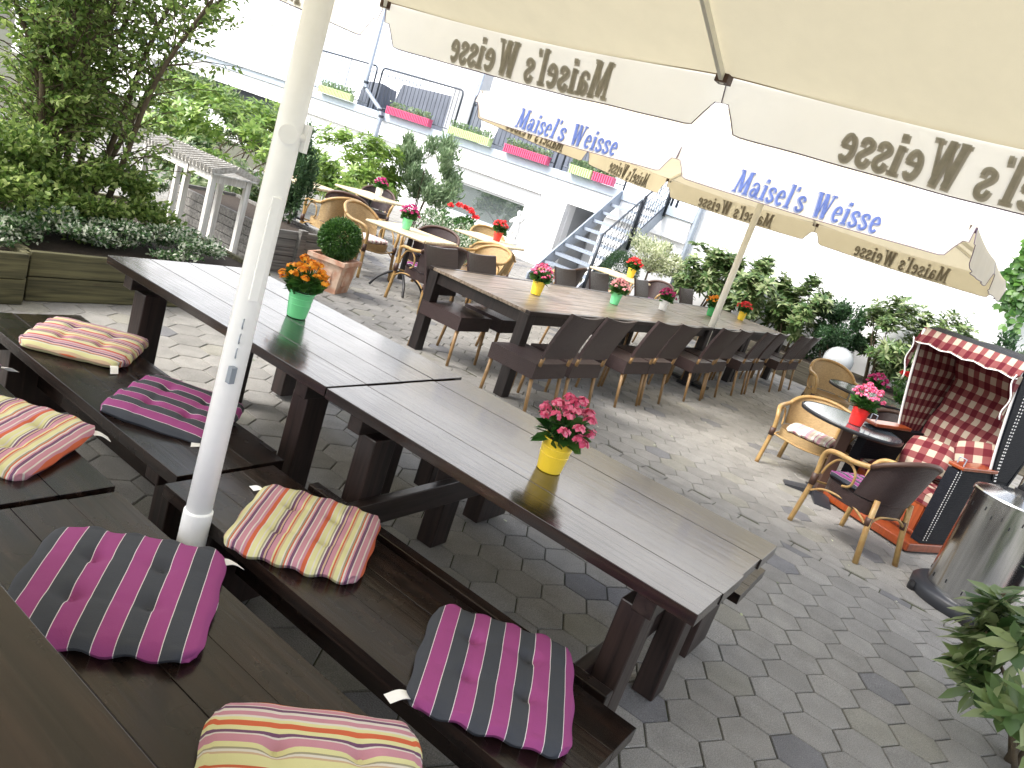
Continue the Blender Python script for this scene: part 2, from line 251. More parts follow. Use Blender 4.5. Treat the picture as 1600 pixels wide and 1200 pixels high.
# ------------------------------------------------------------------ mesh helpers
class MB:
    def __init__(s): s.v = []; s.f = []; s.uv = []
    def quad(s, a, b, c, d, uv=None):
        n = len(s.v); s.v += [tuple(a), tuple(b), tuple(c), tuple(d)]; s.f.append((n, n+1, n+2, n+3))
        s.uv.append(uv); return s
    def box(s, c, d, m=None):
        c = Vector(c); n = len(s.v); m = m or Matrix.Identity(3); hx, hy, hz = [x/2 for x in d]
        for x in (-hx, hx):
            for y in (-hy, hy):
                for z in (-hz, hz): s.v.append(tuple(c + m @ Vector((x, y, z))))
        faces = [((0, 1, 3, 2), (1, 2)), ((4, 6, 7, 5), (1, 2)), ((0, 4, 5, 1), (0, 2)), ((2, 3, 7, 6), (0, 2)), ((0, 2, 6, 4), (0, 1)), ((1, 5, 7, 3), (0, 1))]
        loc = [(x, y, z) for x in (-hx, hx) for y in (-hy, hy) for z in (-hz, hz)]
        for f, ax in faces:
            s.f.append(tuple(n+i for i in f)); s.uv.append([(loc[i][ax[0]], loc[i][ax[1]]) for i in f])
        return s
    def bar(s, p, q, w, h, up=(0, 0, 1)):
        p, q = Vector(p), Vector(q); d = q-p; L = d.length; z = d.normalized(); u = Vector(up)
        if abs(z.dot(u)) > .98: u = Vector((1, 0, 0))
        x = u.cross(z).normalized(); y = z.cross(x)
        m = Matrix((x, y, z)).transposed(); return s.box((p+q)/2, (w, h, L), m)
    def tube(s, pts, r, seg=8, cap=True):
        pts = [Vector(p) for p in pts]; n0 = len(s.v); rr = r if isinstance(r, (list, tuple)) else [r]*len(pts)
        up = Vector((0, 0, 1)); prev = None; acc = 0
        for i, p in enumerate(pts):
            d = (pts[min(i+1, len(pts)-1)] - pts[max(i-1, 0)]).normalized()
            if prev is None:
                a = Vector((1, 0, 0)) if abs(d.z) > .9 else up
                x = a.cross(d).normalized()
            else:
                x = (prev - d*prev.dot(d)).normalized()
            prev = x; y = d.cross(x)
            for k in range(seg):
                t = 2*math.pi*k/seg; s.v.append(tuple(p + (x*math.cos(t)+y*math.sin(t))*rr[i]))
        for i in range(len(pts)-1):
            for k in range(seg):
                a = n0+i*seg+k; b = n0+i*seg+(k+1) % seg; s.f.append((a, b, b+seg, a+seg)); s.uv.append(None)
        if cap:
            s.f.append(tuple(n0+k for k in range(seg))[::-1]); s.uv.append(None)
            e = n0+(len(pts)-1)*seg; s.f.append(tuple(e+k for k in range(seg))); s.uv.append(None)
        return s
    def lathe(s, prof, c=(0, 0, 0), seg=24, cap=True):
        n0 = len(s.v); c = Vector(c)
        for r, z in prof:
            for k in range(seg):
                t = 2*math.pi*k/seg; s.v.append((c.x+r*math.cos(t), c.y+r*math.sin(t), c.z+z))
        for i in range(len(prof)-1):
            for k in range(seg):
                a = n0+i*seg+k; b = n0+i*seg+(k+1) % seg; s.f.append((a, b, b+seg, a+seg)); s.uv.append(None)
        if cap:
            s.f.append(tuple(n0+k for k in range(seg))[::-1]); s.uv.append(None)
            e = n0+(len(prof)-1)*seg; s.f.append(tuple(e+k for k in range(seg))); s.uv.append(None)
        return s
    def grid(s, fn, nu, nv, uvs=(1, 1)):
        n0 = len(s.v)
        for i in range(nu+1):
            for j in range(nv+1): s.v.append(tuple(fn(i/nu, j/nv)))
        for i in range(nu):
            for j in range(nv):
                a = n0+i*(nv+1)+j; s.f.append((a, a+nv+1, a+nv+2, a+1))
                s.uv.append([(i/nu*uvs[0], j/nv*uvs[1]), ((i+1)/nu*uvs[0], j/nv*uvs[1]), ((i+1)/nu*uvs[0], (j+1)/nv*uvs[1]), (i/nu*uvs[0], (j+1)/nv*uvs[1])])
        return s
    def poly(s, pts, thick=None, n=None):
        """flat polygon, extruded by vector n*thick"""
        m = len(pts); n0 = len(s.v); s.v += [tuple(p) for p in pts]; s.f.append(tuple(range(n0, n0+m))); s.uv.append(None)
        if thick:
            o = Vector(n)*thick; s.v += [tuple(Vector(p)+o) for p in pts]
            s.f.append(tuple(range(n0+2*m-1, n0+m-1, -1))); s.uv.append(None)
            for i in range(m):
                j = (i+1) % m; s.f.append((n0+j, n0+i, n0+m+i, n0+m+j)); s.uv.append(None)
        return s
    def build(s, name, m, parent=None, smooth=False, bevel=0, solid=0, loc=None, sub=0):
        me = bpy.data.meshes.new(name); me.from_pydata(s.v, [], s.f)
        if any(u is not None for u in s.uv):
            ul = me.uv_layers.new(name='UVMap'); k = 0
            for f, u in zip(s.f, s.uv):
                for i in range(len(f)):
                    ul.data[k].uv = u[i] if u is not None else (0, 0)
                    k += 1
        me.update()
        if smooth: me.polygons.foreach_set('use_smooth', [True]*len(me.polygons))
        o = bpy.data.objects.new(name, me); C.objects.link(o)
        if m is not None: me.materials.append(MT[m] if isinstance(m, str) else m)
        if parent: o.parent = parent
        if loc: o.location = loc
        if sub:
            md = o.modifiers.new('sub', 'SUBSURF'); md.levels = sub; md.render_levels = sub
        if solid:
            md = o.modifiers.new('solid', 'SOLIDIFY'); md.thickness = solid; md.offset = 0
        if bevel:
            md = o.modifiers.new('bevel', 'BEVEL'); md.width = bevel; md.segments = 2; md.limit_method = 'ANGLE'
        return o

def tag(o, label=None, cat=None, group=None, kind=None):
    if label: o['label'] = label
    if cat: o['category'] = cat
    if group: o['group'] = group
    if kind: o['kind'] = kind
    return o
def empty(name, loc, rz=0, label=None, cat=None, group=None):
    o = bpy.data.objects.new(name, None); C.objects.link(o); o.location = loc; o.rotation_euler = (0, 0, rz); o.empty_display_size = .1
    return tag(o, label, cat, group)
def kids(o): return [x for x in bpy.data.objects if x.parent == o]
def copy_tree(o, parent=None):
    c = o.copy(); C.objects.link(c); c.parent = parent
    for ch in kids(o): copy_tree(ch, c)
    return c
def place(proto, used, loc, rz, label, group=None, scale=None):
    o = proto if not used else copy_tree(proto)
    o.location = loc; o.rotation_euler = (0, 0, rz); o['label'] = label
    if group: o['group'] = group
    if scale: o.scale = (scale,)*3
    return o

def leaf_mesh(name, P, Dr, L, W, m, parent=None, curl=.25, nrm=None):
    """P positions (n,3), Dr directions (n,3), L lengths, W widths -> one mesh of pointed folded leaves"""
    n = len(P); Dr = Dr/np.linalg.norm(Dr, axis=1, keepdims=True)
    if nrm is None: nrm = rng.normal(size=(n, 3))+np.array([0, 0, 1.0])
    S = np.cross(Dr, nrm); S /= (np.linalg.norm(S, axis=1, keepdims=True)+1e-9); U = np.cross(S, Dr)
    L = np.asarray(L).reshape(-1, 1)*np.ones((n, 1)); W = np.asarray(W).reshape(-1, 1)*np.ones((n, 1))
    v = np.stack([P, P+Dr*L*.28+S*W*.42, P+Dr*L*.62+S*W*.46-U*L*curl*.25, P+Dr*L-U*L*curl, P+Dr*L*.62-S*W*.46-U*L*curl*.25, P+Dr*L*.28-S*W*.42, P+Dr*L*.45-U*W*.14], axis=1).reshape(-1, 3)
    base = np.arange(n)[:, None]*7
    tri = np.array([[0, 1, 6], [1, 2, 6], [2, 3, 6], [3, 4, 6], [4, 5, 6], [5, 0, 6]])
    f = (base[:, :, None]+tri[None]).reshape(-1, 3)
    me = bpy.data.meshes.new(name); me.vertices.add(len(v)); me.vertices.foreach_set('co', v.ravel())
    me.loops.add(len(f)*3); me.loops.foreach_set('vertex_index', f.ravel()); me.polygons.add(len(f)); me.polygons.foreach_set('loop_start', np.arange(len(f))*3)
    me.update(calc_edges=True); me.validate()
    me.materials.append(MT[m]); o = bpy.data.objects.new(name, me); C.objects.link(o)
    if parent: o.parent = parent
    return o

def unit(n): d = rng.normal(size=(n, 3)); return d/np.linalg.norm(d, axis=1, keepdims=True)

def clump_points(n, rad, nclump=24, spread=.33, shell=.55, zmin=-1):
    """points gathered round clump centres spread in an ellipsoid -> uneven outline with gaps"""
    c = unit(nclump*3); c = c[c[:, 2] > zmin][:nclump]; nclump = len(c)
    c = c*(shell+(1-shell)*rng.random((nclump, 1)))
    k = rng.integers(0, nclump, n); s = spread*(0.6+.8*rng.random(nclump))
    p = c[k]+unit(n)*(rng.random((n, 1))**.5)*s[k][:, None]
    return p*np.array(rad), c*np.array(rad)

def shrub(name, loc, rad, leaf, L, W, n, label, cat='shrub', group=None, stems=5, nclump=24, spread=.33, seedstem=.012, zc=None, fol='foliage', stemmat='stem', height=None, zmin=-.7, whorl=False, updir=.4, curl=.3):
    """loc = ground point; crown centred zc above"""
    t = empty(name, loc, 0, label, cat, group); zc = zc if zc is not None else rad[2]
    if whorl:
        tips, cc = clump_points(n//8, rad, nclump, spread, .6, zmin); tips[:, 2] += zc
        tips = tips[tips[:, 2] > .02]
        out = tips-np.array([0, 0, zc*.6]); out /= np.linalg.norm(out, axis=1, keepdims=True); out = out*.7+unit(len(tips))*.45+np.array([0, 0, .5]); out /= np.linalg.norm(out, axis=1, keepdims=True)
        P = []; D = []
        a0 = rng.random(len(tips))*6.28
        ref = np.cross(out, unit(len(tips))); ref /= np.linalg.norm(ref, axis=1, keepdims=True); r2 = np.cross(out, ref)
        for k in range(8):
            a = a0+k*2*math.pi/8+rng.normal(size=len(tips))*.15
            d = ref*np.cos(a)[:, None]+r2*np.sin(a)[:, None]+out*(.35+.25*rng.random((len(tips), 1)))
            P.append(tips-out*(.01*k)); D.append(d)
        P = np.concatenate(P); D = np.concatenate(D); nn = np.concatenate([out]*8)+rng.normal(size=P.shape)*.15
        leaf_mesh(fol, P, D, L*(.7+.6*rng.random(len(P))), W*(.75+.5*rng.random(len(P))), leaf, t, curl=curl, nrm=nn)
    else:
        P, cc = clump_points(n, rad, nclump, spread, .45, zmin); P[:, 2] += zc; P = P[P[:, 2] > .0]
        out = P-np.array([0, 0, zc*.7]); out /= (np.linalg.norm(out, axis=1, keepdims=True)+1e-6)
        D = out*.5+unit(len(P))*.8+np.array([0, 0, updir])
        leaf_mesh(fol, P, D, L*(.6+.8*rng.random(len(P))), W*(.7+.6*rng.random(len(P))), leaf, t, curl=curl)
    if stems:
        mb = MB()
        for i in range(min(stems, len(cc))):
            e = Vector(cc[i])+Vector((0, 0, zc)); b = Vector((e.x*.18+random.uniform(-.03, .03), e.y*.18+random.uniform(-.03, .03), 0))
            mid = b.lerp(e, .5)+Vector((random.uniform(-.06, .06), random.uniform(-.06, .06), .08*zc))
            pts = [b, b.lerp(mid, .5)+Vector((random.uniform(-.02, .02), 0, 0)), mid, mid.lerp(e, .5), e]
            mb.tube(pts, [seedstem*1.3, seedstem*1.1, seedstem*.9, seedstem*.6, seedstem*.3], 6)
            for q in range(3):
                a = mid.lerp(e, q*.3); o2 = a+Vector(unit(1)[0])*.22*max(rad)+Vector((0, 0, .05)); mb.tube([a, a.lerp(o2, .5)+Vector((0, 0, .02)), o2], [seedstem*.5, seedstem*.35, seedstem*.15], 5)
        mb.build('stems', stemmat, t, smooth=True)
    return t

# ------------------------------------------------------------------ writing on cloth
def arc(cx, cy, rx, ry, a0, a1, n=18): return [(cx+rx*math.cos(R(a0+(a1-a0)*k/n)), cy+ry*math.sin(R(a0+(a1-a0)*k/n))) for k in range(n+1)]
def smooth2(P): return [(p.x, p.y) for p in catmull([Vector((x, y, 0)) for x, y in P], 4)]
def catmull(P, n=6):
    out = []; P = [Vector(p) for p in P]
    for i in range(len(P)-1):
        p0, p1, p2, p3 = P[max(i-1, 0)], P[i], P[i+1], P[min(i+2, len(P)-1)]
        for k in range(n):
            t = k/n; out.append(.5*((2*p1)+(p2-p0)*t+(2*p0-5*p1+4*p2-p3)*t*t+(3*p1-p0-3*p2+p3)*t**3))
    out.append(P[-1]); return out
GL = {  # narrow old style letters drawn as strokes: (points, width)
 'M': (.66, [([(.09, .03), (.15, .97)], .06), ([(.14, .99), (.33, .06)], .13), ([(.33, .10), (.50, .97)], .05), ([(.50, .99), (.56, .02)], .14), ([(0, .025), (.17, .025)], .05), ([(.45, .025), (.66, .025)], .05), ([(.04, .975), (.17, .975)], .05), ([(.50, .975), (.64, .975)], .05)]),
 'W': (.74, [([(.10, .98), (.21, .0)], .14), ([(.22, .03), (.36, .94)], .05), ([(.36, .98), (.47, .0)], .14), ([(.48, .03), (.63, .97)], .05), ([(0, .975), (.20, .975)], .05), ([(.28, .975), (.42, .975)], .05), ([(.55, .975), (.74, .975)], .05)]),
 'i': (.22, [([(.11, 0), (.11, .64)], .12), ([(.01, .615), (.11, .615)], .05), ([(.0, .025), (.22, .025)], .05), ([(.11, .78), (.12, .91)], .13)]),
 'l': (.22, [([(.11, 0), (.11, 1.0)], .12), ([(.01, .975), (.11, .975)], .05), ([(.0, .025), (.22, .025)], .05)]),
 'e': (.38, [(arc(.19, .32, .125, .29, 8, 318), .095), ([(.09, .345), (.315, .365)], .05)]),
 'a': (.42, [(arc(.15, .19, .095, .155, 0, 360), .085), (smooth2([(.29, .40), (.28, .54), (.19, .61), (.10, .58), (.07, .47)]), .075), ([(.29, .46), (.29, .03)], .12), ([(.29, .025), (.41, .025)], .05)]),
 's': (.34, [(smooth2([(.28, .46), (.26, .57), (.17, .61), (.08, .56), (.07, .44), (.17, .33), (.27, .22), (.27, .10), (.18, .025), (.09, .04), (.05, .17)]), .095)]),
 "'": (.12, [([(.07, .97), (.05, .80)], .09)]), ' ': (.26, [])}
def text_mesh(txt, extra=0.0):
    V = []; F = []; x = 0; lay = 0
    for ch in txt:
        w_, st = GL[ch]
        for pts, wd in st:
            n0 = len(V); m = len(pts); wd = wd+extra
            for i, (px_, py_) in enumerate(pts):
                a = pts[max(i-1, 0)]; b = pts[min(i+1, m-1)]; dx, dy = b[0]-a[0], b[1]-a[1]; l = math.hypot(dx, dy); nx, ny = -dy/l, dx/l
                ex = (extra/2/l)*(-1 if i == 0 else 1 if i == m-1 else 0)
                for sg in (1, -1): V.append((x+px_+dx*ex+nx*sg*wd/2, py_+dy*ex+ny*sg*wd/2, lay*.00035))
            for i in range(m-1): F.append((n0+2*i, n0+2*i+1, n0+2*i+3, n0+2*i+2))
            lay = (lay+1) % 9
        x += w_+.045
    v = np.array(V); v[:, 0] -= (v[:, 0].min()+v[:, 0].max())/2; return v, F
TXT, TXTF = text_mesh("Maisel's Weisse"); TXT2, TXT2F = text_mesh("Maisel's Weisse", .05)
def put_text(name, src, cloth, width, height, off, m, parent, shift=(0, 0)):
    """letters printed on the hanging cloth: every letter corner follows the cloth's own waves"""
    v, f = src; W0 = TXT[:, 0].max()-TXT[:, 0].min(); ymin, ymax = TXT[:, 1].min(), TXT[:, 1].max(); mb = MB()
    for p in v: mb.v.append(tuple(cloth(p[0]/W0*width+shift[0], (p[1]-ymin)/(ymax-ymin)*height+shift[1], off+math.copysign(p[2], off))))
    mb.f = list(f); mb.uv = [None]*len(f)
    return mb.build(name, m, parent)

# ------------------------------------------------------------------ ground: paving of hexagonal stones
def paving():
    g = MB().quad((-30, -30, -.0080), (60, -30, -.0080), (60, 60, -.0080), (-30, 60, -.0080)).build('ground', mat('sandy_joint_soil', (.075, .07, .052), rough=1, var=.3, vscale=30, col2=(.06, .07, .03)))
    tag(g, kind='structure')
    a = .128; wX = a*math.sqrt(3); hY = 1.5*a
    ox, oy = 3.283-.0, 1.52   # a stone centre near (3.28,1.515)
    V = []; Fc = []; cols = []
    gap = .003; ch = .004
    ang = [math.pi/6+k*math.pi/3 for k in range(6)]
    base = np.array([.258, .247, .228])
    def stone(cx, cy, shape, z):
        n = len(V); c = base*random.uniform(.92, 1.08)
        q = random.random()
        if q < .06: c = np.array([.165, .163, .168])*random.uniform(.9, 1.1)
        elif q < .12: c = np.array([.245, .234, .200])*random.uniform(.95, 1.05)
        elif q < .38: c = c*.89
        tx, ty = random.uniform(-.006, .006), random.uniform(-.006, .006)
        m = len(shape)
        for (rr, dz) in ((gap, -.0125), (gap, -ch), (gap+ch*.8, 0)):
            for x, y in shape:
                l = math.hypot(x, y); k = (l-rr*1.15)/l; V.append((cx+x*k, cy+y*k, z+dz+(x*tx+y*ty if dz > -.01 else 0)))
        Fc.append(tuple(n+2*m+i for i in range(m)))
        for r_ in (0, 1):
            for i in range(m): j = (i+1) % m; Fc.append((n+r_*m+i, n+r_*m+j, n+(r_+1)*m+j, n+(r_+1)*m+i))
        cols.extend([c]*(1+2*m))
    hexs = [(a*math.cos(t), a*math.sin(t)) for t in ang]
    bandX = (5.37, 5.455)
    j0 = -30; 
    for j in range(-25, 75):
        cy = oy+j*hY
        for i in range(-18, 58):
            cx = ox+(i+.5*(j % 2))*wX
            if bandX[0]-.07 < cx < bandX[1]+.07: 
                pass
            if not (-1.5 < cx < 15.1 and -4.2 < cy < 15): continue
            if math.hypot(cx, cy) > 8 and abs(math.atan2(cy, cx)-.50) > .75: continue
            # cut the stones that meet the straight course
            lo, hi = bandX
            sh = hexs
            if cx-wX/2 < hi and cx+wX/2 > lo:
                if cx < (lo+hi)/2: sh = clip(hexs, lo-cx, True)
                else: sh = clip(hexs, hi-cx, False)
                if sh is None: continue
                mx = sum(p[0] for p in sh)/len(sh); my = sum(p[1] for p in sh)/len(sh)
                if max(p[0] for p in sh)-min(p[0] for p in sh) < .02: continue
                stone(cx+mx, cy+my, [(x-mx, y-my) for x, y in sh], random.uniform(-.0015, .0015)); continue
            stone(cx, cy, sh, random.uniform(-.0015, .0015))
    y = -4
    while y < 14:
        L = .2; stone((bandX[0]+bandX[1])/2, y+L/2, [(-.0425, -L/2), (.0425, -L/2), (.0425, L/2), (-.0425, L/2)], 0); y += L
    me = bpy.data.meshes.new('paving'); me.from_pydata(V, [], Fc); ca = me.color_attributes.new('tone', 'FLOAT_COLOR', 'CORNER')
    arr = []
    for p, c in zip(Fc, cols): arr.extend([c[0], c[1], c[2], 1]*len(p))
    ca.data.foreach_set('color', arr); me.update()
    m = mat('paving_stone', (.2, .2, .2), rough=.8, attr='tone', var=.16, vscale=7, bump=.7, bscale=150)
    # light grains of aggregate
    nt = m.node_tree; L = nt.links; b = nt.nodes['Principled BSDF']; src = b.inputs['Base Color'].links[0].from_socket
    tc = N(nt, 'ShaderNodeTexCoord'); vo = N(nt, 'ShaderNodeTexVoronoi'); vo.inputs['Scale'].default_value = 95; L.new(tc.outputs['Object'], vo.inputs[0])
    rp = N(nt, 'ShaderNodeValToRGB'); rp.color_ramp.elements[0].position = .10; rp.color_ramp.elements[0].color = (1, 1, 1, 1); rp.color_ramp.elements[1].position = .17; rp.color_ramp.elements[1].color = (0, 0, 0, 1)
    L.new(vo.outputs['Distance'], rp.inputs[0]); wn = N(nt, 'ShaderNodeTexNoise'); wn.inputs['Scale'].default_value = 45; L.new(tc.outputs['Object'], wn.inputs[0])
    g1 = N(nt, 'ShaderNodeMath', operation='GREATER_THAN'); g1.inputs[1].default_value = .56; L.new(wn.outputs['Fac'], g1.inputs[0])
    mu = N(nt, 'ShaderNodeMath', operation='MULTIPLY'); L.new(rp.outputs[0], mu.inputs[0]); L.new(g1.outputs[0], mu.inputs[1])
    fi = N(nt, 'ShaderNodeTexNoise'); fi.inputs['Scale'].default_value = 230; fi.inputs['Detail'].default_value = 2; L.new(tc.outputs['Object'], fi.inputs[0])
    mr = N(nt, 'ShaderNodeMapRange'); mr.inputs[1].default_value = .3; mr.inputs[2].default_value = .7; mr.inputs[3].default_value = .72; mr.inputs[4].default_value = 1.3; L.new(fi.outputs['Fac'], mr.inputs[0])
    hv = N(nt, 'ShaderNodeHueSaturation'); L.new(src, hv.inputs['Color']); L.new(mr.outputs[0], hv.inputs['Value'])
    mx = N(nt, 'ShaderNodeMix', data_type='RGBA'); L.new(mu.outputs[0], mx.inputs[0]); L.new(hv.outputs[0], mx.inputs[6]); mx.inputs[7].default_value = (.42, .40, .36, 1); L.new(mx.outputs[2], b.inputs['Base Color'])
    me.materials.append(m); o = bpy.data.objects.new('paving', me); C.objects.link(o); tag(o, kind='structure')
def clip(poly, xc, left):
    out = []; m = len(poly)
    for i in range(m):
        p, q = poly[i], poly[(i+1) % m]; ip = (p[0] <= xc) if left else (p[0] >= xc); iq = (q[0] <= xc) if left else (q[0] >= xc)
        if ip: out.append(p)
        if ip != iq:
            t = (xc-p[0])/(q[0]-p[0]); out.append((xc, p[1]+t*(q[1]-p[1])))
    return out if len(out) >= 3 else None
paving()

# ------------------------------------------------------------------ building behind the terrace
def Bx(x0, x1, y0, y1, z0, z1): return ((x0+x1)/2, (y0+y1)/2, (z0+z1)/2), (x1-x0, y1-y0, z1-z0)
def building():
    t = empty('building', (15, 10, 0), 0, 'white rendered building with a raised terrace and a large garden window', 'building')
    inv = Vector((-15, -10, 0))
    def part(name, m, boxes, parent=t, bevel=0):
        mb = MB()
        for b in boxes: c, d = Bx(*b); mb.box(Vector(c)+inv, d)
        return mb.build(name, m, parent, bevel=bevel)
    # lower wall with openings for window (Y 9.97-12.45, z .45-1.2) and recess (Y 7.95-8.85)
    part('lower_wall', 'wall', [(15.16, 15.4, 5.9, 7.95, -.05, 1.53), (15.16, 15.4, 8.85, 9.97, -.05, 1.53), (15.16, 15.4, 9.97, 12.45, -.05, .45), (15.16, 15.4, 9.97, 12.45, 1.2, 1.53), (15.16, 15.4, 12.45, 19.0, -.05, 1.53), (15.16, 15.4, 26, 36, -.05, 1.53), (15.16, 15.4, 19, 26, -.05, .75)])
    part('pillar', 'wall', [(14.96, 15.155, 8.86, 9.55, -.05, 1.525)])
    part('fascia', 'wall', [(15.0, 15.35, 5.95, 36, 1.535, 1.965)])
    part('slab_edge', 'slab', [(14.94, 17.4, 5.9, 36, 1.97, 2.16)], bevel=.01)
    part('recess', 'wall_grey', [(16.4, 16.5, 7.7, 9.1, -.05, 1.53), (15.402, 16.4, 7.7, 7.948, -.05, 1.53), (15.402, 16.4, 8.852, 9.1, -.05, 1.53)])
    d = part('recess_door', 'trim', [(16.33, 16.395, 8.0, 8.78, 0, 1.3)]); 
    part('painted_gap_shade', 'tarp', [(16.2, 16.3, 19, 26, .7, 1.53)])  # dark sheet in the tarpaulin colour, painted as shade inside the low opening
    part('rear_wall', 'wall', [(17.4, 17.7, 5.0, 36, 1.97, 8.5)])
    part('parapet', 'wall', [(14.86, 15.05, 18.2, 36, 2.165, 3.5)])
    part('parapet_cap', 'trim', [(14.83, 15.08, 18.17, 36, 3.503, 3.54)])
    part('side_wall', 'wall', [(15.0, 15.3, -9, 5.88, -.05, 8.5), (15.3, 17.4, 5.58, 5.88, 2.16, 8.5)])
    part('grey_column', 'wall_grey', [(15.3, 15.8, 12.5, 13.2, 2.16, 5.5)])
    # garden window
    f = part('window', 'trim', [(15.12, 15.2, 9.9, 12.52, 1.2, 1.27), (15.12, 15.2, 9.9, 12.52, .40, .45), (15.12, 15.2, 12.40, 12.52, .45, 1.2), (15.12, 15.2, 9.9, 10.02, .45, 1.2), (15.22, 15.27, 12.30, 12.36, .45, 1.2), (15.22, 15.27, 10.02, 12.40, 1.14, 1.2)])
    part('pane', 'glass', [(15.28, 15.30, 9.95, 12.47, .43, 1.22)], f)
    part('shutter_box', 'trim', [(15.135, 15.157, 9.7, 12.7, 1.29, 1.50)])
    for i, (y0, y1, z0, z1) in enumerate([(22.7, 24.6, 3.9, 5.4), (19.3, 21.6, 2.4, 5.2), (16.2, 18.4, 3.3, 5.0), (9.6, 11.4, 2.3, 4.3), (6.6, 8.0, 2.3, 4.3)]):
        w_ = part('window', 'trim', [(17.33, 17.4, y0, y0+.07, z0, z1), (17.33, 17.4, y1-.07, y1, z0, z1), (17.33, 17.4, y0+.07, y1-.07, z1-.07, z1), (17.33, 17.4, y0+.07, y1-.07, z0, z0+.07)])
        n = int((y1-y0)/.16)
        part('blind', 'blind', [(17.35, 17.37+.012*(k % 2), y0+.07+k*(y1-y0-.14)/n, y0+.07+(k+.94)*(y1-y0-.14)/n, z0+.07, z1-.07) for k in range(n)], w_)
    part('shutter_box', 'beige', [(17.25, 17.398, 21.7, 22.6, 4.6, 5.0)])
    # wall joint lines under the landing
    part('socle_line', 'trim', [(15.13, 15.158, 5.95, 7.9, 1.0, 1.03), (15.13, 15.158, 12.5, 18.9, 1.05, 1.08)])
building()

def drainpipe(pts, r, label, group=None):
    b = Vector(pts[0]); t = empty('drainpipe', (b.x, b.y, 0), 0, label, 'drainpipe', group)
    o = MB().tube([Vector(p)-Vector((b.x, b.y, 0)) for p in pts], r, 10).build('pipe', 'metal', t, smooth=True)
    mb = MB()
    for p in pts[1:-1]:
        mb.tube([Vector(p)-Vector((b.x, b.y, .03)), Vector(p)-Vector((b.x, b.y, -.03))], r*1.25, 10)
    mb.build('clamp', 'dark_metal', t)
drainpipe([(14.85, 15.75, 6), (14.85, 15.75, 2.75), (14.85, 15.7, 2.6), (14.85, 15.0, 2.2), (14.85, 14.92, 2.05), (14.85, 14.9, .0)], .055, 'grey drainpipe that bends round the edge of the terrace', None)
drainpipe([(14.9, 5.82, 6), (14.9, 5.82, 3), (14.9, 5.82, 1.2), (14.9, 5.82, 0)], .06, 'straight pale drainpipe in the corner right of the metal stairs', None)
drainpipe([(15.2, 12.35, 6), (15.2, 12.35, 3), (15.2, 12.35, 2.17)], .04, 'thin dark roof support post between two railing panels', None)

def railing(y0, y1, label):
    t = empty('railing', (14.99, (y0+y1)/2, 2.16), 0, label, 'railing', 'railing panels along the terrace edge')
    h = (y1-y0)/2; r = .09
    pts = [(0, -h, 0), (0, -h, .97), (0, -h+.03, 1.04), (0, -h+r, 1.07), (0, h-r, 1.07), (0, h-.03, 1.04), (0, h, .97), (0, h, 0)]
    MB().tube(pts, .024, 8).build('frame', 'dark_metal', t, smooth=True)
    MB().tube([(0, -h, .1), (0, h, .1)], .014, 6).build('bottom_rail', 'dark_metal', t)
    mb = MB(); n = int((y1-y0)/.125)
    for k in range(1, n): mb.tube([(0, -h+2*h*k/n, .1), (0, -h+2*h*k/n, 1.06)], .0075, 5, cap=False)
    mb.build('bars', 'dark_metal', t)
railing(15.62, 17.9, 'terrace railing panel left of the bent drainpipe')
railing(12.62, 15.42, 'terrace railing panel in front of the big grey tarpaulin')
railing(9.5, 12.2, 'terrace railing panel behind the second parasol')
railing(7.66, 9.3, 'terrace railing panel nearest the top of the stairs')

def tarp(y0, y1, x0, x1, h, label, inset=.12):
    t = empty('covered_furniture', ((x0+x1)/2, (y0+y1)/2, 2.16), 0, label, 'tarpaulin', 'furniture covered with grey tarpaulin on the terrace')
    hx, hy = (x1-x0)/2, (y1-y0)/2
    def fn(u, v):
        a = 2*math.pi*u; cx, cy = math.cos(a), math.sin(a); k = 1/max(abs(cx), abs(cy))
        px, py = cx*k, cy*k; e = 1-inset*max(0, v)**1.2
        fold = .02*math.sin(a*17)*(1-v)
        return (px*(hx*e+fold), py*(hy*e*1.0+fold)-inset*0, h*v*(1+.03*math.sin(a*2)))
    mb = MB().grid(fn, 72, 8); mb.build('cover', 'tarp', t, smooth=False)
    mb = MB(); mb.poly([fn(i/72, 1) for i in range(72)]); mb.build('cover_top', 'tarp', t)
tarp(12.75, 15.15, 15.35, 16.3, .88, 'large grey tarpaulin hump on the terrace behind the railing')
tarp(15.55, 16.25, 15.2, 15.9, .68, 'small grey tarpaulin stack left of the large one')
tarp(8.9, 11.7, 15.4, 16.3, .86, 'grey tarpaulin hump half hidden by the second parasol')

def window_box(y0, y1, m, label):
    t = empty('flower_box', (14.86, (y0+y1)/2, 2.165), 0, label, 'flower box', 'flower boxes along the terrace edge')
    h = (y1-y0)/2; mb = MB()
    mb.box((0, 0, .085), (.13, 2*h, .17))
    n = int(h*2/.055)
    for k in range(n): mb.box((-.074, -h+(k+.5)*2*h/n, .085), (.026, .028, .166))
    mb.box((0, 0, .176), (.16, 2*h+.02, .014)); mb.build('box', m, t)
    n = 420; P = np.stack([rng.uniform(-.07, .07, n), rng.uniform(-h*.95, h*.95, n), .16+.14*rng.random(n)**1.5], axis=1)
    leaf_mesh('foliage', P, unit(n)*.6+np.array([0, 0, .8]), .07, .03, 'leaf_grey', t)
for y0, y1, m, lab in [(16.1, 17.4, 'lime_box', 'lime green flower box left of the bent drainpipe'), (13.25, 14.75, 'red_box', 'crimson flower box below the large grey tarpaulin'), (11.3, 12.6, 'lime_box', 'lime green flower box between two crimson ones, right of the roof post'),
                    (9.6, 10.85, 'red_box', 'crimson flower box just above the left end of the second parasol valance'), (8.42, 9.0, 'lime_box', 'short lime green flower box near the stairs'), (7.86, 8.38, 'red_box', 'short crimson flower box at the top of the stairs')]: window_box(y0, y1, m, lab)

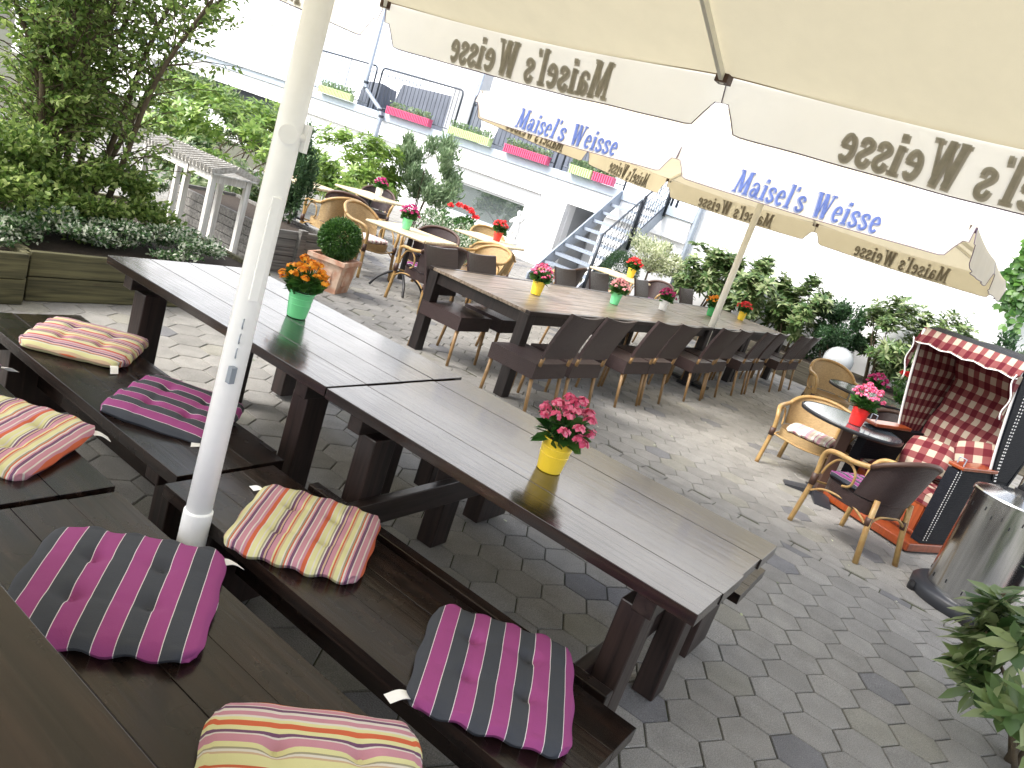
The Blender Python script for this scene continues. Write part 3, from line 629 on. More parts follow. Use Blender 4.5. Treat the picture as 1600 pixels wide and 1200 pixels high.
def stairs():
    t = empty('staircase', (12.35, 7.12, 0), 0, 'grey metal staircase with open treads climbing to the terrace', 'stairs')
    x1 = 15.0-12.35; zt = 2.02; yl, yr = .51, -.51
    for y in (yl, yr):
        mb = MB(); th = .20
        mb.poly([(0, y, 0), (.30, y, 0), (x1, y, zt-.16), (x1, y, zt+.12), (x1-.12, y, zt+.12), (0, y, .12)], .03, (0, 1 if y > 0 else -1, 0)); mb.build('stringer', 'metal', t)
    n = 10
    for k in range(1, n):
        z = zt*k/n; x = x1*k/n
        mb = MB(); mb.box((x+.02, 0, z), (.25, 1.0, .03)); mb.box((x-.10, 0, z-.015), (.02, 1.0, .06)); mb.build('tread', 'metal', t)
    # mesh balustrade on the right side, two panels
    for (a, b) in ((.35, 1.45), (1.55, 2.55)):
        zb = lambda x: zt*x/x1+.16
        fr = MB()
        P = [(a, yr-.02, zb(a)), (b, yr-.02, zb(b)), (b, yr-.02, zb(b)+.80), (a, yr-.02, zb(a)+.80)]
        fr.tube(P+[P[0]], .022, 6); p = fr.build('railing_panel', 'dark_metal', t)
        mb = MB(); m_ = 9
        for k in range(1, m_):
            x = a+(b-a)*k/m_; mb.tube([(x, yr-.02, zb(x)), (x, yr-.02, zb(x)+.80)], .007, 4, cap=False)
        for q in (.2, .4, .6): mb.tube([(a, yr-.02, zb(a)+q), (b, yr-.02, zb(b)+q)], .007, 4, cap=False)
        mb.build('mesh_bars', 'dark_metal', p)
        for x in (a-.05, b+.05):
            MB().tube([(x, yr-.05, zb(x)-.22), (x, yr-.05, zb(x)+.86)], .034, 8).build('post', 'dark_metal', t, smooth=True)
    # short rail at the head of the stairs
    MB().tube([(x1+.0, yr-.1, zt+.1), (x1+.0, yr-.1, zt+.62), (x1+.0, yr-.16, zt+.68), (x1, yr-.22, zt+.62), (x1, yr-.22, zt+.1)], .028, 8).build('head_rail', 'dark_metal', t, smooth=True)
    MB().box((x1+.12, yr-.32, zt-.0), (.1, .6, .16)).build('landing_beam', 'metal', t)
stairs()

def statue():
    t = empty('statue', (14.35, 9.55, 0), R(180), 'white stone cherub statue standing between the window and the wall pillar', 'statue')
    MB().lathe([(.16, 0), (.16, .05), (.11, .08), (.10, .26), (.15, .30), (.15, .34)], seg=20).build('pedestal', 'stone', t, smooth=False)
    me = bpy.data.meshes.new('figure')
    J = [((0, 0, .62), .075), ((0, 0, .76), .085), ((0, 0, .86), .07), ((0, 0, .915), .035), ((.02, 0, 1.0), .07), ((.03, 0, 1.06), .055),
         ((0, .07, .60), .06), ((.04, .08, .48), .045), ((0, .06, .36), .03), ((0, -.07, .60), .06), ((.0, -.09, .48), .045), ((.05, -.05, .37), .03),
         ((0, .11, .85), .038), ((.05, .17, .93), .03), ((.02, .12, 1.04), .024), ((0, -.11, .85), .038), ((.08, -.14, .76), .03), ((.13, -.05, .78), .022), ((.06, .06, .34), .02), ((.10, -.05, .35), .02)]
    E_ = [(0, 1), (1, 2), (2, 3), (3, 4), (4, 5), (0, 6), (6, 7), (7, 8), (0, 9), (9, 10), (10, 11), (2, 12), (12, 13), (13, 14), (2, 15), (15, 16), (16, 17), (8, 18), (11, 19)]
    me.from_pydata([j[0] for j in J], E_, []); o = bpy.data.objects.new('figure', me); C.objects.link(o); o.parent = t; me.materials.append(MT['stone'])
    sk = o.modifiers.new('skin', 'SKIN'); 
    if not me.skin_vertices: pass
    for i, j in enumerate(J): me.skin_vertices[0].data[i].radius = (j[1], j[1]); me.skin_vertices[0].data[i].use_root = (i == 0)
    s2 = o.modifiers.new('sub', 'SUBSURF'); s2.levels = 2; s2.render_levels = 2
try: statue()
except Exception as ex: print('statue', ex)

# ------------------------------------------------------------------ parasols
def umbrella(cx, cy, ang, size, z, rise, pole_r, polemat, label, pole_top=None, textw=1.26, texth=.205, val=.27, base=True, text_sides=(0, 1, 2, 3), dark_ribs=False, cloth_mat='valance'):
    t = empty('parasol', (cx, cy, 0), ang, label, 'parasol', 'square beer garden parasols')
    h = size/2; top = z+rise
    MB().lathe([(pole_r*1.05, .02), (pole_r*.97, 1.4), (pole_r*.93, top-.05)], seg=28).build('pole', polemat, t, smooth=True)
    if base:
        MB().lathe([(pole_r*1.16, .36), (pole_r*1.16, .49), (pole_r*1.08, .495)], seg=28).build('collar', polemat, t, smooth=False)
        MB().box((0, 0, .02), (.5, .14, .035)).box((0, 0, .035), (.14, .5, .035)).lathe([(pole_r*1.3, .03), (pole_r*1.3, .3)], seg=20).build('base', 'black_iron', t, bevel=.004)
    # canopy cloth: per side two triangles with a little sag
    corners = [(-h, -h), (h, -h), (h, h), (-h, h)]; mb = MB()
    for s in range(4):
        a, b = Vector(corners[s]+(0,)), Vector(corners[(s+1) % 4]+(0,)); m = (a+b)/2
        for p, q in ((a, m), (m, b)):
            def fn(u, v, p=p, q=q):
                e = p.lerp(q, v); sag = .045*math.sin(math.pi*v)*u*(1-.55*u)*2
                return (e.x*u, e.y*u, top+(z-top)*u-sag*(1 if u < 1 else .9))
            mb.grid(fn, 14, 8)
    cp = mb.build('canopy', 'canopy', t, smooth=True)
    # seams of the cloth along the ribs
    nrm = [(0, -1), (1, 0), (0, 1), (-1, 0)]
    for s in range(4):
        a, b = Vector(corners[s]+(0,)), Vector(corners[(s+1) % 4]+(0,)); n = Vector(nrm[s]+(0,)); xd = Vector((0, 0, 1)).cross(n)
        along = (b-a).normalized(); half = h
        for hf in (0, 1):
            p0 = a+along*(half*hf); L = half
            def dep(q):   # hem depth along the half side, notched next to the ribs
                e = min(q, L-q); d0 = val*.47
                k = min(1, max(0, (e-.035)/.10)); k = k*k*(3-2*k)
                return d0+(val-d0)*k
            def fn(u, v, p0=p0, n=n, along=along):
                q = u*L; d = dep(q)*v; bul = .016*math.sin(q*5.1+s+hf)*v+.008*math.sin(q*13+s*2)*v
                return p0+along*q+n*(.004+.03*v+bul)+Vector((0, 0, z-.02*math.sin(math.pi*u)-d))
            ns = 64
            g = MB().grid(fn, ns, 5)
            vo = g.build('valance', cloth_mat, t, smooth=True)
            hem = [fn(i/ns, 1) for i in range(ns+1)]; hem = [fn(0, .1)]+hem+[fn(1, .1)]
            MB().tube(hem, .0035, 5).build('hem', 'piping', vo)
            MB().tube([fn(i/16, 0)-n*.012 for i in range(17)], .004, 5).build('fold_seam', 'seam', vo)
            if s in text_sides:
                sg = 1 if along.dot(xd) > 0 else -1; lo_ = .030+texth+.012
                def cloth(px_, py_, off_, fn=fn, n=n, L=L, sg=sg, dep=dep):
                    q = min(max(L/2+sg*px_, .0), L); d = lo_-py_
                    return fn(q/L, d/dep(q))+n*off_
                for nm, src, off, mm, sh in (('writing_edge', (TXT2, TXT2F), .003, 'ink_edge', (-.006, -.008)), ('writing', (TXT, TXTF), .0070, 'ink', (0, 0)), ('writing_edge_inside', (TXT2, TXT2F), -.0030, 'ghost_edge', (-.007, -.010)), ('writing_inside', (TXT, TXTF), -.0070, 'ghost' if cloth_mat == 'valance' else 'ghost_dark', (0, 0))):
                    put_text(nm, src, cloth, textw, texth, off, mm, vo, sh)
    # ribs, struts, hub
    ends = []
    for s in range(4):
        a, b = Vector(corners[s]+(0,)), Vector(corners[(s+1) % 4]+(0,)); ends += [a, (a+b)/2]
    for e in ends:
        q = e*.985+Vector((0, 0, z-.035)); c0 = Vector((0, 0, top-.05))+e.normalized()*.09
        rb = MB().bar(c0, q, .022, .036).build('rib', 'black_iron' if dark_ribs else 'pole_cream', t)
        MB().box(q+Vector((0, 0, .01)), (.07, .07, .045), Matrix.Rotation(math.atan2(e.y, e.x), 3, 'Z')).build('rib_end', 'cane_wrap', rb)
        md = c0.lerp(q, .48)-Vector((0, 0, .03)); MB().bar(Vector((0, 0, top-.62))+e.normalized()*.07, md, .02, .028).build('strut', 'pole_cream', t)
    MB().lathe([(pole_r+.05, top-.12), (pole_r+.06, top-.02), (.03, top+.05)], seg=20).build('hub', 'plastic_black', t)
    MB().lathe([(pole_r+.045, top-.66), (pole_r+.045, top-.58)], seg=20).build('runner', 'plastic_black', t)
    return t
u1 = umbrella(1.417, 1.741, R(-.8), 5.24, 2.574, 1.05, .038, 'pole_white', 'large near parasol whose white pole stands between the benches')
# crank, hook and small plate on the near pole
def fittings(t, r):
    d = (Vector((-.75, .65, 0))).normalized(); s = Vector((.66, .75, 0)); toward = Vector((-.6, -.8, 0))
    f = MB(); base = Vector((0, 0, 1.12)); 
    for k in range(3):
        c = base+toward*(r+.006)+Vector((0, 0, -.045*k)); f.tube([c+s*.012*math.cos(a)+Vector((0, 0, .014*math.sin(a))) for a in [i*math.pi/5 for i in range(11)]], .0022, 5)
    f.box(base+toward*(r+.012)+Vector((0, 0, -.155)), (.018, .018, .05)); f.build('padlock_chain', 'metal', t)
    MB().box(Vector((0, 0, 1.34))+Vector((-.35, -.93, 0)).normalized()*(r+.001), (.026, .012, .30), Matrix.Rotation(R(-20), 3, 'Z')).build('guide_rail', 'pole_white', t, bevel=.002)
    c = Vector((0, 0, 1.66)); q = Vector((.75, -.65, 0)).normalized()
    g = MB().tube([c, c+q*(r+.012)], .014, 12); g.tube([c+toward*(r-.004), c+toward*(r+.006)], .026, 20).box(c+q*(r+.008)+Vector((0, 0, .0)), (.014, .03, .075)); g.build('winch', 'pole_white', t, smooth=False)
fittings(u1, .036)
umbrella(9.33, 2.96, R(-2.1), 5.06, 2.476, .95, .042, 'pole_cream', 'second parasol with a cream pole at the long weathered table', text_sides=(1, 2, 3), cloth_mat='valance_beige')

# ------------------------------------------------------------------ dark picnic tables and benches
def plank_top(name, t, x0, x1, y0, y1, z, th, n, m, gap=.006, bevel=.006):
    mb = MB(); w_ = (x1-x0)/n
    for k in range(n):
        mb.box((x0+w_*(k+.5), (y0+y1)/2+random.uniform(-.004, .004), z-th/2+random.uniform(-.0012, .0012)), (w_-gap, y1-y0, th))
    return mb.build(name, m, t, bevel=bevel)
def garden_table(x0, x1, y0, y1, label, rz=0, beam=True):
    cx, cy = (x0+x1)/2, (y0+y1)/2; hx, hy = (x1-x0)/2, (y1-y0)/2
    t = empty('garden_table', (cx, cy, 0), rz, label, 'table', 'dark stained garden tables')
    plank_top('tabletop', t, -hx, hx, -hy, hy, .76, .042, 4, 'dark_top' if x0 > 1 else 'dark_wood', gap=.003, bevel=.0015)
    for y in (-hy+.16, hy-.16): MB().box((0, y, .69), (2*hx-.06, .07, .09)).build('cross_batten', 'dark_beam_x', t, bevel=.004)
    for x in (-hx+.14, hx-.14):
        for y in (-hy+.20, hy-.20):
            MB().box((x, y, .32), (.125, .095, .64)).build('leg', 'dark_post', t, bevel=.006)
    for y in ((-hy+.27, hy-.27) if y0 < 2 else ()): MB().box((0, y, .33), (2*hx+.10, .045, .11)).build('foot_beam', 'dark_beam_x', t, bevel=.004)
    for s in ((-1,) if beam else ()):
        MB().box((s*(hx+.065), 0, .385), (.05, 2*hy-.25, .075)).build('stretcher', 'dark_wood', t, bevel=.004)
    return t
garden_table(2.07, 2.96, .375, 1.985, 'dark stained garden table nearest the steel heater, holding the yellow pot')
garden_table(2.075, 2.965, 2.005, 3.63, 'dark stained garden table beside the left planter, holding the orange flowers', R(.5))
garden_table(-.27, .64, .35, 2.0, 'dark stained table corner filling the bottom left of the photo')
def bench(x0, x1, y0, y1, label, rz=0, z=.45, n=3):
    cx, cy = (x0+x1)/2, (y0+y1)/2; hx, hy = (x1-x0)/2, (y1-y0)/2
    t = empty('bench', (cx, cy, 0), rz, label, 'bench', 'dark stained benches')
    plank_top('seat', t, -hx, hx, -hy, hy, z, .045, n, 'dark_wood', gap=.002, bevel=.0015)
    for y in (-hy+.16, hy-.16):
        MB().box((0, y, z/2-.03), (2*hx-.14, .10, z-.11)).box((0, y, z-.075), (2*hx-.03, .08, .055)).build('leg', 'dark_post', t, bevel=.005)
    MB().box((0, 0, .22), (.05, 2*hy-.42, .10)).build('rail', 'dark_wood', t)
    return t
bench(1.52, 1.975, 2.01, 3.60, 'bench with a striped and a purple cushion in front of the far garden table')
bench(1.455, 1.905, .37, 1.985, 'bench in front of the near garden table, right of the white pole')
bench(.84, 1.30, .10, 1.99, 'bench left of the white pole, cushion of wide purple stripes on it')
bench(.79, 1.31, 2.015, 3.9, 'bench at the left edge of the photo, continuing behind the white pole')
bench(3.09, 3.50, .44, 1.98, 'bench mostly hidden behind the near garden table, its end showing past the table corner')
bench(3.09, 3.50, 2.02, 3.6, 'bench hidden behind the far garden table, its feet seen under it')

# ------------------------------------------------------------------ cushions
def cushion(cx, cy, rz, m, label, z=.45, size=.44, th=.034, ties=True, tilt=(0, 0), tagc=(1, 1), ny=1.0, seed=0, group='seat cushions on the benches'):
    t = empty('seat_cushion', (cx, cy, z), 0, label, 'cushion', group); t.rotation_euler = (tilt[0], tilt[1], rz)
    r = random.Random(seed+3); a = size/2; n = 44; mb = MB(); ph = [r.uniform(0, 6) for _ in range(8)]
    dim = [(sx*.36+r.uniform(-.04, .04), sy*.36+r.uniform(-.04, .04)) for sx in (-1, 1) for sy in (-1, 1)]
    def shape(u, v):
        x = u*a*(1-.035*v*v)*(1+.012*math.sin(v*9+ph[0])); y = v*a*ny*(1-.035*u*u)*(1+.012*math.sin(u*9+ph[1]))
        # rounded corners
        k = max(0, abs(u)-.72)/.28; l = max(0, abs(v)-.72)/.28; c = max(0, math.hypot(k, l)-1) if k > 0 and l > 0 else 0
        f = 1/(1+.235*c) if c else 1
        return x*f, y*f
    def prof(u, v):
        e = (max(0, 1-abs(u)**5)*max(0, 1-abs(v)**5))**.42
        h = e
        for du, dv in dim: h -= .55*e*math.exp(-((u-du)**2+(v-dv)**2)/.013)
        for q in (-.36, .36):
            h -= .09*e*math.exp(-((u-q)/.06)**2)*(1-.3*abs(v)); h -= .09*e*math.exp(-((v-q)/.07)**2)*(1-.3*abs(u))
        h += .035*e*math.sin(u*11+ph[2]+v*3)*math.sin(v*10+ph[3])
        return h
    for side in (1, -1):
        n0 = len(mb.v)
        for i in range(n+1):
            for j in range(n+1):
                u, v = -1+2*i/n, -1+2*j/n; u = math.copysign(abs(u)**.8, u); v = math.copysign(abs(v)**.8, v)
                x, y = shape(u, v); zz = .022+(th*prof(u, v) if side > 0 else -.02*min(1, prof(u, v)*1.5))
                zz += .006*math.sin(u*14+ph[4])*(abs(v) > .9)
                mb.v.append((x, y, zz))
        for i in range(n):
            for j in range(n):
                q = n0+i*(n+1)+j; f = (q, q+n+1, q+n+2, q+1); mb.f.append(f if side > 0 else f[::-1]); mb.uv.append(None)
    mb.build('cover', m, t, smooth=True)
    bt = MB()
    for du, dv in dim:
        x, y = shape(du, dv); MB().lathe([(.006, -.002), (.006, .002), (.002, .004)], (x, y, .022+th*prof(du, dv)), seg=10).build('button', m, t)
    if ties:
        sx, sy = tagc; x, y = a*.93*sx, a*.93*sy*ny
        tg = MB().grid(lambda u, v: (x+sx*(u*.05)+sy*.012*(v-.5)*2, y-sy*(.03)+sy*(.012*(v-.5)*2)*-1+sy*u*.02, .02-.012*u+.006*math.sin(u*4)), 6, 2)
        tg.build('tie', 'tag', t, solid=.0015)
    return t
cushion(1.80, 3.19, R(45), 'multi', 'multicoloured striped cushion at the far end of the bench by the planter', seed=1, tagc=(-1, -1))
cushion(1.80, 2.48, R(33), 'purple', 'wide striped purple and grey cushion behind the white pole', seed=2, tagc=(-1, -1), tilt=(R(2), R(-3)))
cushion(1.13, 2.40, R(-56), 'multi', 'multicoloured striped cushion cut by the left edge of the photo', seed=3, tagc=(1, 1), tilt=(R(3), 0))
cushion(1.045, 1.50, R(-43), 'purple', 'large purple and grey striped cushion left of the foot of the white pole', size=.47, seed=4, tagc=(1, 1), ny=1.05)
cushion(1.685, 1.53, R(-55), 'multi', 'multicoloured striped cushion just right of the foot of the white pole', size=.44, seed=5, tagc=(-1, 1), ny=1.05)
cushion(1.69, .73, R(-60), 'purple', 'purple and grey striped cushion near the right end of the front bench', size=.45, seed=6, tagc=(-1, -1), ny=1.08)
cushion(1.02, .72, R(47), 'multi2', 'pale multicoloured cushion at the bottom edge of the photo', size=.48, seed=7, tagc=(-1, 1))
cushion(1.10, 3.02, R(20), 'purple', 'purple cushion of which only a corner shows at the left edge of the photo', size=.42, seed=8, tagc=(1, -1))

# ------------------------------------------------------------------ flower pots
def flower_pot(x, y, z, potm, flm, label, s=1.0, dense=1.0, fl_h=0, spill=0, group='potted flowering plants on the tables', rim='ring'):
    t = empty('flower_pot', (x, y, z), random.uniform(0, 6), label, 'potted plant', group); t.scale = (s,)*3
    MB().lathe([(.046, .0), (.048, .003), (.056, .065), (.0575, .066), (.0575, .070), (.056, .071), (.0585, .095), (.060, .096), (.060, .100), (.0585, .101), (.064, .127), (.067, .13), (.067, .134), (.061, .134), (.055, .11), (.0, .11)], seg=36, cap=False).build('pot', potm, t, smooth=False)
    MB().lathe([(.056, .112), (.03, .118), (.0, .12)], seg=16, cap=False).build('soil', 'soil', t)
    n = int(80*dense); a = rng.random(n)*6.283; r0 = .02+.03*rng.random(n); P = np.stack([r0*np.cos(a), r0*np.sin(a), .125+.075*rng.random(n)], axis=1)
    D = np.stack([np.cos(a), np.sin(a), .15+1.1*rng.random(n)-.35*(rng.random(n) < .3)], axis=1)
    leaf_mesh('leaves', P, D, .058+.03*rng.random(n), .050, 'leaf_pot', t, curl=.3)
    st = MB(); nb = int(24*dense); B = []
    for k in range(nb):
        ph = k*2.399; rr = .112*math.sqrt((k+.5)/nb); zz = .285+fl_h-.095*(rr/.112)**2+random.uniform(-.012, .012)
        c = Vector((rr*math.cos(ph)+random.uniform(-.012, .012), rr*math.sin(ph)+random.uniform(-.012, .012), zz)); B.append(c)
        st.tube([(c.x*.25, c.y*.25, .13), (c.x*.6, c.y*.6, .21), c], .0022, 4)
    if spill: B.append(Vector((.10, -.05, .16))); B.append(Vector((.085, -.075, .175)))
    st.build('stalks', 'leaf_pot', t)
    P = []; D = []; NN = []
    for c in B:
        for q in range(15):
            d = Vector(unit(1)[0]); d.z = abs(d.z)*.8+.1; d.normalize(); o = c+d*random.uniform(.010, .024)
            ax = (d+Vector((0, 0, .3))).normalized(); e1 = ax.orthogonal().normalized(); e2 = ax.cross(e1); a0 = random.uniform(0, 6)
            for p_ in range(4):
                an = a0+p_*math.pi/2; P.append(o); D.append(e1*math.cos(an)+e2*math.sin(an)+ax*.25); NN.append(ax)
    leaf_mesh('blossoms', np.array(P), np.array(D), .0125, .012, flm, t, curl=.1, nrm=np.array(NN))
    return t
flower_pot(2.475, 1.165, .762, 'yellow_pot', 'fl_pink', 'yellow pot of bright pink flowers on the near garden table', spill=1)
flower_pot(2.59, 2.81, .762, 'green_pot', 'fl_orange', 'mint green pot of orange flowers on the dark garden table', spill=1)
flower_pot(6.15, 3.65, .775, 'yellow_pot', 'fl_pink', 'yellow pot of pink flowers at the near end of the weathered table')
flower_pot(7.72, 3.58, .775, 'green_pot', 'fl_pale', 'mint green pot of pale pink flowers on the weathered table')
flower_pot(8.99, 3.52, .775, 'white_pot', 'fl_magenta', 'white pot of magenta flowers on the weathered table', s=.95)
flower_pot(10.61, 3.45, .775, 'green_pot_dark', 'fl_orange', 'grass green pot of orange flowers left of the cream parasol pole')
flower_pot(11.87, 3.38, .775, 'yellow_pot', 'fl_red', 'yellow pot of red flowers at the far end of the weathered table')

# ------------------------------------------------------------------ long weathered table (three joined tables)
def long_table():
    lens = [(0, 4.05, 'the near third'), (4.07, 5.45, 'the middle'), (5.47, 7.2, 'the far end')]
    o0 = Vector((5.256, 3.11, 0)); a = R(-2.9); ux = Vector((math.cos(a), math.sin(a), 0)); uy = Vector((-math.sin(a), math.cos(a), 0))
    labs = ['weathered brown table top nearest the camera, black legs, pink and pale pink pots on it', 'short weathered table in the middle of the long row, beside the white pot', 'weathered table at the far end of the long row, beside the cream parasol pole']
    for (s0, s1, _), lb in zip(lens, labs):
        c = o0+ux*((s0+s1)/2)+uy*.59; t = empty('weathered_table', c, a, lb, 'table', 'weathered tables pushed together in one long row'); L = s1-s0; hy = .592
        mb = MB(); n = 7
        w_ = (2*hy-.10)/n
        for k in range(n): mb.box((0, -hy+.05+w_*(k+.5), .757+random.uniform(-.0008, .0008)), (L-random.uniform(0, .01), w_-.0025, .028))
        mb.build('tabletop', 'grey_wood', t, bevel=.003)
        MB().box((0, -hy+.025, .757), (L, .05, .034)).box((0, hy-.025, .757), (L, .05, .034)).build('edge_board', 'dark_beam_x', t, bevel=.003)
        MB().box((0, -hy+.07, .69), (L-.12, .03, .10)).box((0, hy-.07, .69), (L-.12, .03, .10)).box((-L/2+.05, 0, .69), (.03, 2*hy-.2, .10)).box((L/2-.05, 0, .69), (.03, 2*hy-.2, .10)).build('apron', 'black_wood', t)
        for x in (-L/2+.06, L/2-.06):
            for y in (-hy+.06, hy-.06): 
                MB().bar((x, y, .74), (x, y, 0), .10, .10, up=(0, 1, 0)).build('leg', 'black_wood', t, bevel=.005)
long_table()

# ------------------------------------------------------------------ brown woven dining chairs
def dining_chair():
    t = empty('dining_chair', (0, 0, 0), 0, 'x', 'chair')
    w_, d_ = .235, .235
    sb = MB()
    sb.grid(lambda u, v: (-w_+2*w_*u, -d_+2*d_*v, .462+.008*math.sin(math.pi*u)*math.sin(math.pi*v)), 6, 6, (2*w_, 2*d_))
    for (a, b) in (((-w_, -d_), (w_, -d_)), ((w_, -d_), (w_, d_)), ((w_, d_), (-w_, d_)), ((-w_, d_), (-w_, -d_))):
        sb.grid(lambda u, v, a=a, b=b: (a[0]+(b[0]-a[0])*u, a[1]+(b[1]-a[1])*u, .335+.127*v), 4, 2, (2*w_, .127))
    sb.box((0, 0, .34), (2*w_-.01, 2*d_-.01, .008)); sb.build('seat', 'weave_brown', t)
    def bk(u, v, o=0):
        x = -.225+.45*u; q = (2*u-1)**2; z = .515+(.40+.018*q)*v
        return (x*(1+.04*v), -d_-.005-.035*(1-q)*0-.14*v**1.3-.03*(1-q)*v+.012*(1-q)-o, z)
    b = MB(); b.grid(lambda u, v: bk(u, v, 0), 10, 8, (.45, .4)); b.grid(lambda u, v: bk(1-u, v, .028), 10, 8, (.45, .4))
    b.grid(lambda u, v: bk(u, 1, .028*v), 10, 1, (.45, .03)); b.grid(lambda u, v: bk(1, u, .028*(1-v)), 8, 1, (.4, .03)); b.grid(lambda u, v: bk(0, u, .028*v), 8, 1, (.4, .03)); b.grid(lambda u, v: bk(1-u, 0, .028*v), 10, 1, (.45, .03))
    b.build('backrest', 'weave_brown', t, smooth=False)
    for sx in (-1, 1):
        MB().tube([(sx*.205, -d_-.012, .45), (sx*.205, -d_-.022, .53)], .016, 8).build('back_post', 'bamboo_dark', t, smooth=True)
        MB().tube([(sx*.205, -d_+.02, .335), (sx*.212, -d_-.03, 0)], [.017, .014], 8).build('leg', 'bamboo_dark', t, smooth=True)
        MB().tube([(sx*.205, d_-.025, .335), (sx*.21, d_-.015, 0)], [.017, .014], 8).build('leg', 'bamboo_dark', t, smooth=True)
    return t
dc = dining_chair(); used = False
ordn = ['first', 'second', 'third', 'fourth', 'fifth', 'sixth', 'seventh', 'eighth', 'ninth', 'tenth']
for i, x in enumerate([5.25, 5.80, 6.86, 7.36, 8.44, 9.0, 9.97, 10.49, 11.55, 12.1]):
    y = 2.985-.0508*(x-5.3)+random.uniform(-.03, .03)
    lab = {0: 'brown woven chair nearest the camera on the near side of the weathered table', 9: 'brown woven chair at the far right end of the near row'}.get(i, ordn[i]+' brown woven chair from the camera in the near row at the weathered table')
    place(dc, used, (x, y, 0), R(-2.9+random.uniform(-3, 3)), lab, 'brown woven dining chairs'); used = True
for i, (x, y) in enumerate([(5.55, 4.02), (6.17, 4.0), (7.86, 4.0), (8.9, 4.1), (10.3, 4.1), (11.9, 4.02)]):
    lab = ['brown woven chair on the far side, its seat showing between the two left table legs', 'second brown woven chair on the far side of the weathered table', 'brown woven chair behind the first yellow pot', 'brown woven chair on the far side behind the mint green pot', 'brown woven chair on the far side behind the white pot', 'brown woven chair on the far side near the grass green pot'][i]
    place(dc, True, (x, y, 0), R(180-2.9+random.uniform(-4, 4)), lab, 'brown woven dining chairs')

# ------------------------------------------------------------------ rattan armchairs
def armchair(wv, cane, label):
    t = empty('rattan_armchair', (0, 0, 0), 0, label, 'armchair')
    a, b, zs = .265, .25, .43
    def rim(phi, k=1): return (a*math.sin(phi)*k, -b*math.cos(phi)*k)      # phi 0 = back centre, +-pi = front
    # seat: woven plate with woven skirt
    sb = MB(); n = 32
    def se(phi):
        s, c_ = math.sin(phi), -math.cos(phi); e = 2.6; k = (abs(s)**e+abs(c_)**e)**(-1/e); return (a*s*k, b*c_*k)
    ring = [se(2*math.pi*i/n-math.pi) for i in range(n)]
    sb.poly([(x, y, zs) for x, y in ring]); sb.grid(lambda u, v: (*[q*(1-.02*(1-v)) for q in se(2*math.pi*u-math.pi)], zs-.10+.10*v), 48, 2, (1.6, .1)); sb.poly([(x*.97, y*.97, zs-.09) for x, y in ring[::-1]])
    sb.build('seat', wv, t)
    # curved back shell
    P1 = 1.25
    def top(phi): q = abs(phi)/P1; return .80-.145*q**2.2
    def bk(u, v, o=0):
        phi = -P1+2*P1*u; z = zs+.01+(top(phi)-zs-.01)*v; fl = 1+.13*v+o
        x, y = se(phi); return (x*fl, y*fl-.05*v, z)
    b_ = MB(); b_.grid(lambda u, v: bk(u, v), 22, 7, (1.0, .36)); b_.grid(lambda u, v: bk(1-u, v, .03), 22, 7, (1.0, .36)); b_.build('backrest', wv, t, smooth=True)
    # top rail running round the back and down the arms into the front legs
    pts = []
    for i in range(25):
        u = i/24; x, y, z = bk(u, 1, .015); pts.append(Vector((x, y, z+.012)))
    def side(s):
        e = pts[-1] if s > 0 else pts[0]
        return [e, Vector((s*.325, -.02, .645)), Vector((s*.325, .12, .64)), Vector((s*.315, .205, .615)), Vector((s*.295, .245, .55)), Vector((s*.285, .245, .45)), Vector((s*.285, .25, .30)), Vector((s*.30, .275, 0))]
    for s in (-1, 1):
        MB().tube(catmull(side(s)), .0195, 9).build('arm', cane, t, smooth=True)
        lp = [Vector((s*.29, .20, .44)), Vector((s*.30, .17, .52)), Vector((s*.31, .10, .60)), Vector((s*.31, .0, .615)), Vector((s*.30, -.06, .56)), Vector((s*.285, -.05, .47)), Vector((s*.27, .02, .435))]
        MB().tube(catmull(lp), .0095, 7).build('arm_loop', cane, t, smooth=True)
        MB().tube([(s*.19, -.225, .46), (s*.205, -.25, .25), (s*.225, -.30, 0)], .021, 9).build('leg', cane, t, smooth=True)
        MB().tube(catmull([Vector((s*.285, .24, .28)), Vector((s*.27, .12, .345)), Vector((s*.24, -.1, .345)), Vector((s*.207, -.25, .26))]), .009, 6).build('side_brace', cane, t, smooth=True)
        MB().tube([(s*.287, .245, .33), (s*.287, .246, .42)], .026, 9).tube([(s*.203, -.242, .27), (s*.20, -.236, .33)], .026, 9).build('binding', 'cane_wrap', t, smooth=True)
    MB().tube(pts, .0195, 9).build('top_rail', cane if wv != 'weave_brown' else 'cane_wrap', t, smooth=True)
    MB().tube(catmull([Vector((-.285, .245, .36)), Vector((0, .262, .33)), Vector((.285, .245, .36))]), .010, 6).tube(catmull([Vector((-.205, -.245, .28)), Vector((-.1, -.24, .34)), Vector((.1, -.24, .34)), Vector((.205, -.245, .28))]), .010, 6).build('cross_brace', cane, t, smooth=True)
    return t
def catmull(P, n=6):
    out = []; P = [Vector(p) for p in P]
    for i in range(len(P)-1):
        p0, p1, p2, p3 = P[max(i-1, 0)], P[i], P[i+1], P[min(i+2, len(P)-1)]
        for k in range(n):
            t = k/n; out.append(.5*((2*p1)+(p2-p0)*t+(2*p0-5*p1+4*p2-p3)*t*t+(3*p1-p0-3*p2+p3)*t**3))
    out.append(P[-1]); return out
ab = armchair('weave_brown', 'bamboo', 'x'); at_ = armchair('weave_tan', 'bamboo', 'x')
G = 'rattan armchairs round the small tables'
def face(p, q): return math.atan2(q[1]-p[1], q[0]-p[0])-math.pi/2
ub = ut = False
